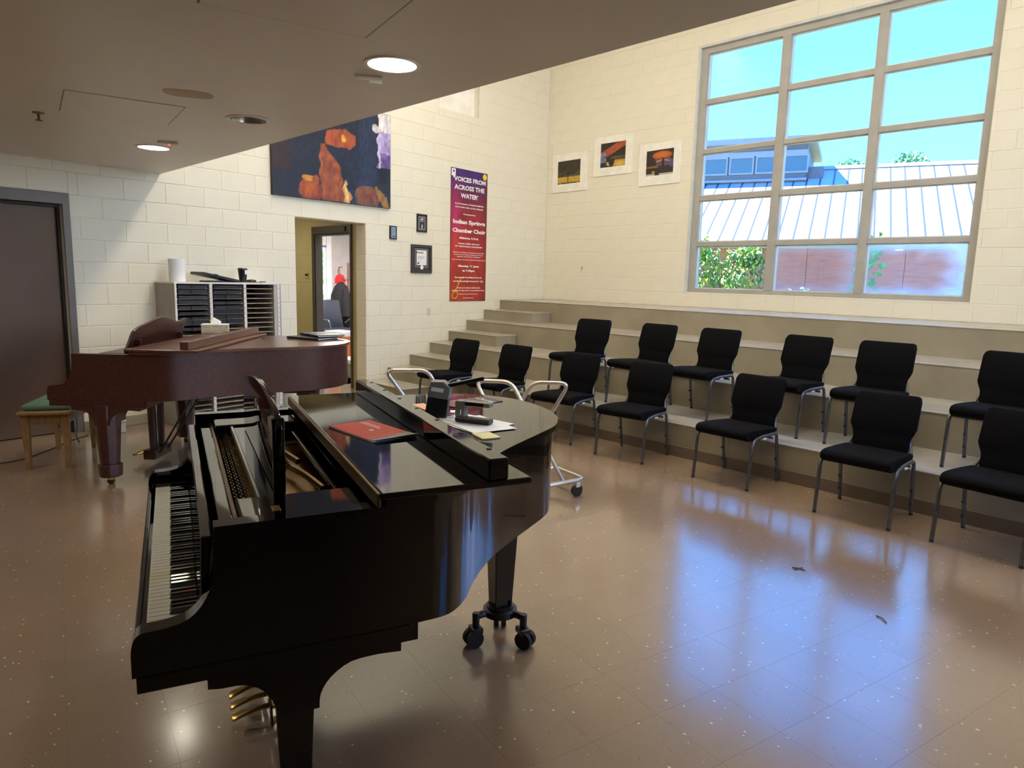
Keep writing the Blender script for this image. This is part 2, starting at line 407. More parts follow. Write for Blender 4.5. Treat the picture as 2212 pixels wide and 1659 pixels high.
# far reveal of the doorway shows the block ends
rv = MB()
for k in range(11):
    h = block_mesh(.2, CB)
    o = link('block', MB().add([(-4.0640 - .0035 + p[1], p[0] - .0005, p[2] + k * CB) for p in h.v], [tuple(reversed(f)) for f in h.f]).mesh('block'), 'block_paint', wall_left)
# grey infill panel in the high opening
MB().box(-2.70, -1.835, .06, .10, 3.968, 4.80).obj('infill_panel', 'mat_board', wall_left)
MB().box(-1.835 - .05, -1.835, .0, .06, 3.968, 4.80).obj('panel_trim', 'plate_beige', wall_left)

# wall with the big window
WX0, WX1, WZ0, WZ1 = 2.91, 6.57, 7 * CB, 24 * CB
rB = subtract([(-.3, XR + .2, -.1, TOPZ)], (WX0, WX1, WZ0, WZ1))
wall_back = slab('wall_back', rB, .25, 'block_paint')
lay_blocks(wall_back, .002, 9.4, 6 * CB, TOPZ, [(WX0, WX1, WZ0, WZ1)], .11, 'block_paint')
RWY = (-6.0, -1.0); RWZ = (1.42, 5.3)
wr_ = MB()
for r in subtract([(SOFY - .2, 0, -.1, TOPZ)], (*RWY, *RWZ)): wr_.box(XR, XR + .2, *r)
struct(wr_.obj('wall_right', 'block_paint'))
w3 = struct(thing('window_added', 'unseen wide gridded window added in the side wall', None)); m3 = MB()  # unseen window added to throw daylight on the poster wall
for k in range(5): y_ = RWY[0] + k * (RWY[1] - RWY[0] - .1) / 4; m3.box(XR + .06, XR + .14, y_, y_ + .1, *RWZ)
for k in range(6): z_ = RWZ[0] + k * (RWZ[1] - RWZ[0] - .07) / 5; m3.box(XR + .065, XR + .135, *RWY, z_, z_ + .07)
m3.obj('frame', 'window_paint', w3); MB().box(XR + .098, XR + .102, *RWY, *RWZ).obj('pane', 'glass', w3)
struct(MB().box(XR, XR + .2, YR, SOFY - .2, -.1, TOPZ).obj('wall_right_rear', 'added_dark_cloth'))
struct(MB().box(-.3, XR + .2, YR - .2, YR, -.1, TOPZ).obj('wall_rear', 'added_dark_cloth'))
# ceilings
cl = struct(MB().prism([(-.4, .25), (XR + .2, .25), (XR + .2, YR - .2), (2.2, YR - .2)], TOPZ, TOPZ + .2).obj('ceiling', 'ceiling_paint'))
for (x, y) in CEILING_FILLS:
    t = thing('ceiling_fill_light', 'added unseen long lamp on the high ceiling %s' % {2.0: 'above the poster wall', 4.9: 'between two other long lamps', 7.8: 'toward the added side window'}[x], 'fill light', (x, y, 6.6), 0, 'unseen lamps added on the high ceiling')
    MB().box(-1.2, 1.2, -.45, .45, -.12, 0).obj('housing', 'plastic_white', t); MB().box(-1.16, 1.16, -.41, .41, -.135, -.12).obj('diffuser', 'fill_glow', t)
CANS = [(5.90, -7.15), (4.215, -7.107), (2.60, -7.185)]; CRR = .112; cs = .15
sf = MB(); y0, y1 = YR, SOFY
sf.prism([(xA(y1), y1), (XR, y1), (XR, y0), (xA(y0), y0)], SOFZ + .17, SOFZ + .2)
sf.prism([(xA(y1), y1), (XR, y1), (XR, y1 - .2), (xA(y1 - .2), y1 - .2)], SOFZ, TOPZ)
sf.add([(xA(y1 - .2), y1 - .2, SOFZ), (2.2, y1 - .2, SOFZ), (2.2, y0, SOFZ), (xA(y0), y0, SOFZ)], [(0, 1, 2, 3)])
rr_ = [(2.2, XR, y0, y1 - .2)]
for cx, cy in CANS: rr_ = subtract(rr_, (cx - cs, cx + cs, cy - cs, cy + cs))
for a_, b_2, c_, d_ in rr_: sf.add([(a_, c_, SOFZ), (b_2, c_, SOFZ), (b_2, d_, SOFZ), (a_, d_, SOFZ)], [(0, 1, 2, 3)])
for cx, cy in CANS:
    vs = []
    for i in range(32):
        t = 2 * math.pi * i / 32; c_, s_2 = math.cos(t), math.sin(t); k_ = cs / max(abs(c_), abs(s_2))
        vs += [(cx + CRR * c_, cy + CRR * s_2, SOFZ), (cx + k_ * c_, cy + k_ * s_2, SOFZ)]
    sf.add(vs, [(2 * i, 2 * i + 1, (2 * i + 3) % 64, (2 * i + 2) % 64) for i in range(32)])
soffit = struct(sf.obj('ceiling_soffit', 'soffit_paint'))
def hatch(cx, cy, w, d, rz):
    p = MB().box(-w / 2, w / 2, -d / 2, d / 2, -.003, .004).obj('access_panel', 'soffit_paint', soffit, (cx, cy, SOFZ), rz, bevel=.0015, seg=1)
    f = MB()
    for a, b, c, e in ((-w / 2 - .006, w / 2 + .006, d / 2 + .001, d / 2 + .006), (-w / 2 - .006, w / 2 + .006, -d / 2 - .006, -d / 2 - .001), (w / 2 + .001, w / 2 + .006, -d / 2, d / 2), (-w / 2 - .006, -w / 2 - .001, -d / 2, d / 2)): f.box(a, b, c, e, -.0012, .002)
    f.obj('panel_gap', 'frame_brown', soffit, (cx, cy, SOFZ), rz)
hatch(3.90, -7.75, .62, .60, R_(-9)); hatch(6.36, -7.80, .60, .62, R_(-12))
# a brown water stain on the soffit
st = [(4.60 + .10 * math.cos(a) * (1 + .25 * math.sin(2 * a)), -7.60 + .13 * math.sin(a)) for a in [i * math.pi / 12 for i in range(24)]]
MB().prism(st, SOFZ - .0008, SOFZ + .001).obj('stain', 'stain_beige', soffit)

# floor with its vinyl tiles
FL = [(-3.2, -3.5), (XR, -3.5), (XR, YR), (-3.2, YR)]
floor = struct(MB().prism(FL, -.1, -.0007).obj('floor', 'vinyl_tile'))
TA = R_(-10.5); tu = Vector((math.cos(TA), math.sin(TA), 0)); tv = Vector((-tu.y, tu.x, 0)); TS = .3048; T0 = Vector((7.77, -6.76, 0))
tg = .0001
TILE = MB().add([(tg, tg, -.0007), (TS - tg, tg, -.0007), (TS - tg, TS - tg, -.0007), (tg, TS - tg, -.0007), (tg + .0003, tg + .0003, 0), (TS - tg - .0003, tg + .0003, 0), (TS - tg - .0003, TS - tg - .0003, 0), (tg + .0003, TS - tg - .0003, 0)],
                [(4, 5, 6, 7), (0, 1, 5, 4), (1, 2, 6, 5), (2, 3, 7, 6), (3, 0, 4, 7)]).mesh('floor_tile')
TILE.materials.append(MATS['vinyl_tile'])
tiles = []
for i in range(-40, 22):
    for j in range(-24, 16):
        p = T0 + tu * (i * TS) + tv * (j * TS); c = p + tu * TS / 2 + tv * TS / 2
        if not (YR < c.y < -3.45 and -3.1 < c.x < XR): continue
        q = project(c); vis = bool(q) and -60 < q[0] < 2270 and 300 < q[1] < 1760
        tiles.append((not vis, q[2] if q else 99, p))
tiles.sort(key=lambda t: (t[0], t[1])); rest = MB()
for n, (nv, _, p) in enumerate(tiles):
    if n < 300 and not nv: link('floor_tile', TILE, None, floor, p, TA)
    else: rest.add([p + tu * v.co.x + tv * v.co.y + Vector((0, 0, v.co.z)) for v in TILE.vertices], [tuple(f.vertices) for f in TILE.polygons])
tag(rest.obj('floor_tiles', 'vinyl_tile', floor), None, None, kind='stuff')

# concrete choir tiers with half steps beside the wall
tiers = struct(MB().prism([(xA(-3.60), -3.60), (XR, -3.60), (XR, -.01), (.02, -.01)], -.1, .02).obj('floor_tiers', 'concrete'))
TY = [-3.64, -2.83, -2.03, -1.22]
for i, ty in enumerate(TY):
    z0, z1 = i * .3048, (i + 1) * .3048; yb = -.002
    MB().prism([(xA(ty) + .002, ty), (XR - .002, ty), (XR - .002, yb), (.004, yb)], max(z0, .021) + .0005, z1 - .012).obj('tier', 'concrete', tiers)
    MB().prism([(xA(ty) + .002, ty - .006), (XR - .002, ty - .006), (XR - .002, yb), (.004, yb)], z1 - .012, z1).obj('tread', 'concrete_tread', tiers, bevel=.005)
for ty, z, xe in ((-3.64, 0, 1.50), (-2.83, .3048, 1.46), (-2.03, .6096, 1.44), (-1.22, .9144, 1.34)):
    yf = ty - .40
    MB().prism([(xA(yf) + .002, yf), (xe, yf), (xe, ty - .008), (xA(ty) + .002, ty - .008)], z + .001, z + .1404).obj('step', 'concrete', tiers)
    MB().prism([(xA(yf) + .002, yf - .006), (xe + .006, yf - .006), (xe + .006, ty - .008), (xA(ty) + .002, ty - .008)], z + .1404, z + .1524).obj('step_tread', 'concrete_tread', tiers, bevel=.005)
struct(MB().box(1.52, XR, -3.652, -3.641, 0, .1).obj('baseboard_front', 'vinyl_base', bevel=.003))
struct(MB().box(-7.57, -5.146, -.009, -.0005, 0, .1).obj('baseboard_left', 'wall_base', None, (0, 0, 0), ARZ, bevel=.003))
struct(MB().box(-4.062, -3.95, -.009, -.0005, 0, .1).obj('baseboard_corner', 'vinyl_base', None, (0, 0, 0), ARZ, bevel=.003))
# a scar on the window wall, a brown paint chip
MB().prism([(.86, 1.80), (.915, 1.792), (.868, 1.70)], -.0022, .004, 'y').obj('stain', 'stain_beige', wall_back)

# brown door at the left
d1 = struct(thing('door_1', 'brown flush door in a brown steel frame', None, (0, 0, 0), ARZ))
MB().box(-8.55, -7.632, .10, .145, .008, 2.125).obj('door_leaf', 'door_brown', d1, bevel=.002)
MB().prism([(-7.572, 0), (-7.572, 2.242), (-8.61, 2.242), (-8.61, 0), (-8.555, 0), (-8.555, 2.141), (-7.632, 2.141), (-7.632, 0)], -.012, .06, 'y').obj('door_frame', 'frame_brown', d1, bevel=.003)
MB().prism([(-7.632, 0), (-7.632, 2.141), (-8.555, 2.141), (-8.555, 0), (-8.53, 0), (-8.53, 2.115), (-7.655, 2.115), (-7.655, 0)], .06, .10, 'y').obj('shaded_door_stop', 'rubber_black', d1, bevel=.002)  # stop coloured black to stand for the shade in the door reveal
MB().box(-8.60, -7.60, .146, .35, 0, 2.2).obj('door_backing', 'cabinet_dark', d1)

# the big window
w1 = struct(thing('window_1', 'tall gridded window of fifteen panes looking on a metal roof', None))
CX = [(3.03, 4.122), (4.233, 5.303), (5.405, 6.49)]; RZ_ = [(1.496, 2.102), (2.166, 2.750), (2.820, 3.403), (3.465, 4.080), (4.148, 4.762)]
MB().prism([(WX0 + .001, WZ0 + .001), (WX1 - .001, WZ0 + .001), (WX1 - .001, WZ1 - .001), (WX0 + .001, WZ1 - .001)], .055, .155, 'y') if 0 else None
fr = MB(); fr.box(WX0 + .001, CX[0][0], .04, .16, WZ0 + .001, WZ1 - .001); fr.box(CX[2][1], WX1 - .001, .04, .16, WZ0 + .001, WZ1 - .001)
fr.box(CX[0][0], CX[2][1], .04, .16, WZ0 + .001, RZ_[0][0]); fr.box(CX[0][0], CX[2][1], .04, .16, RZ_[4][1], WZ1 - .001); fr.obj('frame', 'window_paint', w1)
for a, b in ((CX[0][1], CX[1][0]), (CX[1][1], CX[2][0])): MB().box(a, b, .035, .165, RZ_[0][0], RZ_[4][1]).obj('mullion', 'window_paint', w1, bevel=.003)
for i in range(4):
    for a, b in CX: MB().box(a, b, .045, .155, RZ_[i][1], RZ_[i + 1][0]).obj('transom', 'window_paint', w1, bevel=.003)
for i, (a, b) in enumerate(CX):
    for j, (c, d) in enumerate(RZ_):
        pn = MB().box(a, b, .098, .104, c, d).obj('pane', 'glass_fogged' if (i, j) == (2, 0) else 'glass_hazy' if (i, j) in ((1, 0),) else 'glass', w1)
        s_ = MB()
        s_.box(a, a + .018, .075, .098, c, d); s_.box(b - .018, b, .075, .098, c, d); s_.box(a + .018, b - .018, .075, .098, c, c + .014); s_.box(a + .018, b - .018, .075, .098, d - .014, d)
        s_.obj('glazing_bead', 'window_trim', pn)
lt = MB(); lt.box(WX0 - .012, WX0 + .022, -.006, .04, WZ0, WZ1); lt.box(WX0, WX1, -.004, .04, WZ1 - .03, WZ1 + .004); lt.obj('reveal_trim', 'window_trim', w1, bevel=.003)
MB().box(WX0 + .02, WX1 - .002, -.003, .04, WZ0 - .006, WZ0 + .016).obj('sill', 'block_paint', w1, bevel=.004)

# ------------------------------------------------------------------ vestibule and office behind the doorway
VY = -4.03
opV = (-.77, .235, -.1, 2.13)
rV = subtract([(-3.2, .36, -.1, 2.8)], opV)
wv = slab('wall_vestibule', rV, .11, 'vestibule_paint', (0, VY, 0), 0)
for k in range(11):
    for a, b in ((-1.8, -1.39), (-1.39, -.983), (-.983, -.83)) if k % 2 else ((-1.8, -1.593), (-1.593, -1.187), (-1.187, -.83)):
        link('block', block_mesh(b - a, CB).mesh('block'), 'vestibule_paint', wv, (a, 0, k * CB))
struct(MB().box(-3.4, -3.2, -6.4, VY, -.1, 2.8).obj('wall_vestibule_end', 'vestibule_paint'))
struct(MB().prism([(-3.2, -6.4), (xA(-6.4) - .21, -6.4), (xA(-6.2) - .21, -6.2), (-3.2, -6.2)], -.1, 2.8).obj('wall_vestibule_side', 'vestibule_paint'))
struct(MB().prism([(-3.4, -6.4), (xA(-6.4) - .205, -6.4), (xA(VY) - .205, VY), (-3.4, VY)], 2.6, 2.8).obj('ceiling_vestibule', 'vestibule_paint'))
d2 = struct(thing('door_2', 'dark brown steel door frame standing open to the office', None, (0, VY, 0)))
MB().prism([(-.83, 0), (-.83, 2.235), (.27, 2.235), (.27, 0), (.235, 0), (.235, 2.13), (-.77, 2.13), (-.77, 0)], -.02, -.0005, 'y').obj('door_frame', 'frame_dark', d2)
MB().box(-.769, -.75, .0, .11, 0, 2.13).obj('jamb', 'frame_dark', d2); MB().box(-.75, .234, .0, .11, 2.105, 2.129).obj('head', 'frame_dark', d2)
MB().box(.05, .14, -.035, -.02, 2.15, 2.215).obj('door_closer', 'picture_black', d2)
sw = thing('light_switch', 'black slotted switch plate on the olive block wall beside the office door', 'switch', (-1.02, VY - .002, 1.54))
MB().box(-.05, .05, -.008, 0, -.045, .045).obj('plate', 'vestibule_paint', sw, bevel=.002); MB().box(-.04, .04, -.012, -.008, -.012, .022).obj('slot', 'picture_black', sw)
OX0, OX1, OY0, OY1 = -5.0, -.12, VY + .11, -.95
struct(MB().box(OX0 - .2, OX1, OY0, OY1, -.1, 0).obj('floor_office', 'office_floor'))
struct(MB().box(OX0 - .2, OX1 + .1, OY0, OY1 + .2, 2.7, 2.9).obj('ceiling_office', 'ceiling_paint'))
struct(MB().box(OX0 - .2, OX1, OY1, OY1 + .2, -.1, 2.7).obj('wall_office_far', 'office_white'))
struct(MB().prism([(xA(OY0) - .21, OY0), (xA(OY0) - .31, OY0), (xA(OY1) - .31, OY1), (xA(OY1) - .21, OY1)], -.1, 2.7).obj('wall_office_right', 'office_white'))
ol = MB()
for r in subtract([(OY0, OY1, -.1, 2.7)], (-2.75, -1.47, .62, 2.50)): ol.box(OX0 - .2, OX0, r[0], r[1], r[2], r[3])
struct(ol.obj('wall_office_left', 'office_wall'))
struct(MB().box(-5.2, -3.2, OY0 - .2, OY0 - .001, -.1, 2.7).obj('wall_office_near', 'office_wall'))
w2 = struct(thing('window_2', 'white sash window with a raised blind in the office', None, (OX0, 0, 0)))
f2 = MB(); f2.box(-.12, .02, -2.75, -2.69, .62, 2.5); f2.box(-.12, .02, -1.53, -1.42, .62, 2.5); f2.box(-.12, .02, -2.69, -1.53, .62, .70); f2.box(-.12, .02, -2.69, -1.53, 2.42, 2.5); f2.obj('frame', 'office_white', w2)
MB().box(-.10, -.04, -2.69, -1.53, 1.50, 1.56).obj('meeting_rail', 'office_white', w2); MB().box(-.10, -.04, -2.13, -2.09, .70, 2.42).obj('mullion', 'office_white', w2)
MB().box(-.072, -.068, -2.69, -1.53, .70, 2.42).obj('pane', 'glass', w2); MB().box(-.035, .0, -2.68, -1.54, 2.16, 2.42).obj('blind', 'office_white', w2); MB().box(-.035, .01, -2.68, -1.54, 2.12, 2.16).obj('blind_rail', 'plastic_grey', w2)

# ------------------------------------------------------------------ grand pianos (local x to the treble side, y to the tail)
HW = .735
BENT = [(HW, .157), (HW, .45), (HW, .66), (.722, .75), (.661, .822), (.566, .888), (.48, .955), (.385, 1.045), (.277, 1.175), (.184, 1.294), (.085, 1.41), (-.03, 1.487), (-.15, 1.53), (-.30, 1.545), (-.45, 1.53), (-.575, 1.47), (-.66, 1.385), (-.715, 1.27), (-HW, 1.12), (-HW, .80), (-HW, .45), (-HW, .157)]
def make_piano(name, label, loc, rz, M1, M2, kl, zs, black, lip_y=.845, flap_y=.976, legx=.62):
    t = thing(name, label, 'piano', loc, rz)
    t.scale = (1, 1, zs)
    path = [BENT[0], BENT[1]] + catmull([(x, .66 + (y - .66) * kl if y > .66 else y) for x, y in BENT[2:19]], 4) + BENT[19:]
    n = len(path)
    def offset(d):
        out = []
        for i, (x, y) in enumerate(path):
            a = path[max(i - 1, 0)]; b = path[min(i + 1, n - 1)]; tx, ty = b[0] - a[0], b[1] - a[1]; l = math.hypot(tx, ty); out.append((x - ty / l * d * 1, y + tx / l * d))
        return out
    inner = offset(.05); mb = MB(); vs = []
    for (x, y), (u, v) in zip(path, inner): vs += [(x, y, .645), (x, y, .985), (u, v, .985), (u, v, .645)]
    fs = []
    for i in range(n - 1):
        for k in range(4): fs.append((i * 4 + k, i * 4 + (k + 1) % 4, i * 4 + 4 + (k + 1) % 4, i * 4 + 4 + k))
    fs += [(0, 3, 2, 1), tuple((n - 1) * 4 + k for k in range(4))]
    mb.add(vs, fs).obj('rim', M1, t, smooth=40)
    arm = [(.157, .645), (.157, .985), (.155, .92), (.147, .85), (.130, .805), (.098, .768), (.045, .755), (-.003, .752), (-.020, .742), (-.028, .716), (-.029, .645)]
    arm = [(.1575, .645), (.1575, .9845)] + catmull([(.1565, .984), (.155, .92), (.147, .85), (.128, .803), (.094, .768), (.045, .755), (-.003, .752), (-.020, .740), (-.028, .713), (-.029, .675)], 3) + [(-.029, .645)]
    for s in (1, -1): MB().prism(arm, *sorted((s * (HW - .05), s * HW)), 'x').obj('arm', M1, t, smooth=30)
    ins = [(.77, .62)]; kb = MB().box(-HW + .002, HW - .002, -.021, .64, .602, .644); kb.obj('key_bed', M1, t, bevel=.003)
    # soundboard underside closes the case
    MB().prism(offset(.03), .665, .69).obj('soundboard', 'oak' if black else M1, t)
    MB().box(-HW + .05, HW - .05, -.027, -.012, .6445, .702).obj('key_slip', M1, t, bevel=.003)
    for s in (1, -1): MB().box(*sorted((s * .617, s * (HW - .051))), -.012, .112, .6445, .722).obj('key_block', M1, t, bevel=.003)
    MB().box(-.616, .616, .004, .125, .6445, .688).obj('key_frame', 'black_satin', t)
    if black:
        wk = MB().box(.0006, .02296, 0, .118, .690, .7105).mesh('white_key', bevel=.0012, seg=1); wk.materials.append(MATS['ivory'])
        wy = wk.copy(); wy.materials.clear(); wy.materials.append(MATS['ivory_yellow'])
        bk = MB().add([(0, .048, .7), (.0142, .048, .7), (.0142, .118, .7), (0, .118, .7), (.0014, .056, .7245), (.0128, .056, .7245), (.0128, .118, .7245), (.0014, .118, .7245)], [(0, 3, 2, 1), (4, 5, 6, 7), (0, 1, 5, 4), (1, 2, 6, 5), (2, 3, 7, 6), (3, 0, 4, 7)]).mesh('black_key'); bk.materials.append(MATS['black_gloss'])
        for i in range(52):
            link('white_key', wy if i in (38, 39) else wk, None, t, (-.6126 + i * .02356, 0, 0))
            if i < 51 and (i % 7) not in (1, 4): link('black_key', bk, None, t, (-.6126 + (i + 1) * .02356 - .0071, 0, 0))
    else: MB().box(-.613, .613, 0, .118, .690, .7105).obj('keyboard', 'ivory', t)
    MB().prism([(.119, .70), (.128, .70), (.154, .945), (.128, .945)], -HW + .055, HW - .055, 'x').obj('fallboard', M1, t, bevel=.004)
    MB().box(-HW + .055, HW - .055, .172, .208, .83, .955).obj('name_board', M1, t, bevel=.004)
    MB().box(-HW + .055, HW - .055, .2085, .221, .83, .948).obj('felt_rail', 'dark_brass', t, bevel=.002)
    pl = MB().prism([(-HW + .06, .222), (HW - .06, .222), (HW - .06, .60), (-HW + .06, .60)], .86, .885).obj('plate', 'gold_plate', t)
    if black:
        pins = MB()
        for i in range(64):
            for j in range(3):
                pins.frustum((-.62 + i * .0195, .235 + j * .016 + (i % 2) * .006, .885), (-.62 + i * .0195, .235 + j * .016 + (i % 2) * .006, .912), .003, .003, 5)
        tag(pins.obj('tuning_pins', 'steel', pl), None, None, kind='stuff')
        for a, b, c, d in ((.012, .433, .30, .49), (-.30, .40, -.05, .47)):
            MB().tube(catmull([(a, b, .915), ((a + c) / 2, (b + d) / 2 - .004, .925), (c, d, .915)], 4), .011, 6).obj('strut', 'gold_plate', pl)
        for i in range(4): MB().frustum((-.10 + i * .035, .40, .885), (-.085 + i * .035, .43, .93), .006, .006, 6).obj('agraffe', 'steel', pl)
        MB().box(-HW + .06, HW - .06, .50, .55, .93, .948).obj('cross_bar', M1, t, bevel=.003)
        for s in (1, -1): MB().box(*sorted((s * .49, s * (HW - .052))), .222, .545, .955, .972).obj('side_ledge', M1, t, bevel=.006)
        MB().box(-.46, .50, .285, .36, .950, .966).obj('music_shelf', M1, t, bevel=.004)
        MB().box(-.46, .50, .278, .285, .950, .972).obj('shelf_edge', 'steel', t)
        dk = catmull([(-.42, 1.15), (-.40, 1.175), (-.18, 1.212), (.117, 1.236), (.295, 1.226), (.45, 1.208), (.515, 1.188), (.53, 1.16)], 4) + [(.50, .97), (-.42, .97)]
        MB().prism(dk, .325, .343, 'y').obj('music_desk', M1, t, smooth=35, bevel=.003)
        MB().box(.50, .518, .318, .35, .968, 1.19).obj('desk_stile', M1, t, bevel=.003)
        for i in range(1): MB().box(.60, .64, .30, .32, .9725, .977).obj('latch', 'brass', t, bevel=.001)
        pg = MB(); pg.tube(catmull([(.10, .98, .66), (.11, .985, .60), (.105, .98, .53)], 4), .004, 6); pg.box(.088, .122, .966, .994, .475, .53); pg.box(.096, .099, .978, .982, .455, .476); pg.box(.111, .114, .978, .982, .455, .476)
        pg.obj('power_plug', 'rubber_black', t, bevel=.003)
    else:
        MB().box(-.52, .52, .24, .50, .95, .968).obj('music_shelf', M1, t, bevel=.004)
        dk = catmull([(-.44, .975), (-.50, 1.06), (-.545, 1.185), (-.40, 1.165), (-.26, 1.185), (0, 1.225), (.26, 1.185), (.38, 1.165), (.47, 1.13), (.50, 1.06), (.53, .975)], 5)
        d = MB().prism([(a * .9, b - .975) for a, b in dk], -.009, .009, 'y').obj('music_desk', M1, t, (0, .40, .972), smooth=35, bevel=.003); d.rotation_euler = (R_(-14), 0, 0)
        for s in (1, -1): MB().box(s * .36 - .012, s * .36 + .012, .425, .47, .968, 1.06).obj('desk_prop', M1, t, bevel=.003)
    # lid, folded front flap and its upright lip
    lo = offset(-.022); lidp = [p for p in lo if p[1] > .562]; lidp = [(lidp[0][0], .562)] + lidp + [(lidp[-1][0], .562)]
    MB().prism(lidp, .988, 1.010).obj('lid', M2, t, smooth=40)
    fw = .772
    MB().box(-fw, fw, .548, flap_y, 1.013, 1.031).obj('lid_flap', M2, t, bevel=.004)
    MB().box(-fw + .01, fw - .01, .538, .549, .992, 1.029).obj('lid_hinge', 'dark_brass' if black else M1, t, bevel=.003)
    lip = MB().box(-fw + .004, fw - .004, lip_y, lip_y + .06, 1.031, 1.092).obj('flap_lip', M2, t, bevel=.005)
    for i in range(7): MB().frustum((-.66 + i * .22, lip_y + .047, 1.0915), (-.66 + i * .22, lip_y + .047, 1.0935), .008, .008, 10).obj('screw', 'rubber_black', lip)
    # legs
    yk = .66 + (1.33 - .66) * kl
    def leg(x, y, truck):
        L = MB().frustum((x, y, .61), (x, y, .15), .098 if not black else .08, .066 if not black else .054, 8 if not black else 4, math.pi / 8 if not black else math.pi / 4).obj('leg', M1, t, smooth=0, bevel=.004)
        if black:
            MB().lathe([(.058, 0), (.075, .004), (.075, .03), (.06, .034), (.06, .045)], 20, (x, y, .118)).obj('collar', 'black_satin', L, smooth=40)
            for k in range(3):
                a = R_(34 + 120 * k); ca, sa = math.cos(a), math.sin(a); cx, cy = x + .118 * ca, y + .118 * sa
                m = MB(); m.tube([(x + .05 * ca, y + .05 * sa, .135), (x + .09 * ca, y + .09 * sa, .137), (cx, cy, .132)], .017, 6); m.frustum((cx, cy, .15), (cx, cy, .085), .017, .015, 10); m.box(cx - .03, cx + .03, cy - .024, cy + .024, .062, .088)
                m.obj('caster_arm', 'black_satin', L, bevel=.004)
                u = Vector((-sa, ca, 0)); wh = MB(); c = Vector((cx + .012 * ca, cy + .012 * sa, .038)); wh.frustum(c - u * .028, c - u * .006, .038, .038, 16); wh.frustum(c + u * .006, c + u * .028, .038, .038, 16); wh.frustum(c - u * .006, c + u * .006, .018, .018, 10)
                wh.obj('wheel', 'rubber_black', L, smooth=40)
        else:
            MB().frustum((x, y, .155), (x, y, .06), .084, .078, 8, math.pi / 8).obj('leg_foot', M1, L, bevel=.006)
            MB().frustum((x, y, .06), (x, y, .035), .03, .024, 10).obj('caster_stem', 'brass', L); MB().frustum((x - .016, y, .022), (x + .016, y, .022), .022, .022, 14).obj('wheel', 'dark_brass', L, smooth=40)
    for s in (1, -1):
        prof = [(.129, .601), (.129, .577)] + catmull([(.16, .572), (.213, .568), (.256, .541), (.282, .495), (.289, .46)], 3) + catmull([(.392, .46), (.396, .50), (.423, .540), (.476, .571), (.55, .575)], 3) + [(.611, .570), (.611, .601)]
        MB().prism(prof, *sorted((s * .50, s * (HW - .004))), 'x').obj('leg_bracket', M1, t, smooth=25)
        MB().box(*sorted((s * .48, s * (HW - .006))), .55, .66, .592, .644).obj('leg_block', M1, t, bevel=.002)
        leg(s * legx, .34, black)
    MB().prism([(-.33, yk - .16), (.02, yk - .16), (-.03, yk + .10), (-.28, yk + .10)], .60, .664).obj('tail_block', M1, t, bevel=.006)
    leg(-.16, yk, black)
    # pedal lyre
    ly = MB().box(-.15, .15, .33, .43, .045, .125).obj('lyre_box', M1, t, bevel=.01)
    for s in (1, -1): MB().frustum((s * .075, .38, .125), (s * .085, .38, .605), .026, .03, 8).obj('lyre_post', M1, ly)
    for s in (-.02, .02): MB().frustum((s, .385, .12), (s, .385, .60), .006, .006, 6).obj('pedal_rod', 'black_satin', ly)
    for s in (1, -1): MB().frustum((s * .07, .43, .09), (s * .10, .74, .60), .008, .008, 6).obj('lyre_brace', 'black_satin', ly)
    for k in (-1, 0, 1):
        pr_ = catmull([(k * .075, .335, .085), (k * .075, .29, .083), (k * .072, .245, .074), (k * .070, .215, .066)], 3)
        MB().tube(pr_, [.011] * 5 + [.015, .020, .022, .021, .014][:len(pr_) - 5], 8, flat=.45 if 0 else 1.).obj('pedal', 'brass', ly, smooth=60) if 0 else MB().add(*pedal_mesh(pr_)).obj('pedal', 'brass', ly, smooth=50)
    return t
def pedal_mesh(path):
    n = len(path); vs = []; fs = []
    for i, (x, y, z) in enumerate(path):
        u = i / (n - 1); w = .010 + .014 * max(0, (u - .35) / .65) ** .8 if u < .92 else .017
        for k in range(8):
            a = 2 * math.pi * k / 8; vs.append((x + w * math.cos(a), y, z + .009 * math.sin(a)))
    for i in range(n - 1):
        for k in range(8): fs.append((i * 8 + k, i * 8 + (k + 1) % 8, i * 8 + 8 + (k + 1) % 8, i * 8 + 8 + k))
    fs += [tuple(range(7, -1, -1)), tuple((n - 1) * 8 + k for k in range(8))]
    return vs, fs
PB_LOC = Vector((6.384, -8.396, 0)); PB_RZ = R_(-17.604)
piano_b = make_piano('grand_piano', 'glossy black grand piano with its front lid flap folded back', PB_LOC, PB_RZ, 'black_gloss', 'black_gloss', 1.0, 1.0, True)
PR_LOC = Vector((2.386, -7.565, 0)); PR_RZ = R_(-41.4)
piano_r = make_piano('grand_piano', 'reddish brown mahogany grand piano beside the music folder cabinet', PR_LOC, PR_RZ, 'mahogany', 'mahogany_light', 1.38, .985, False, .93, 1.06, .655)

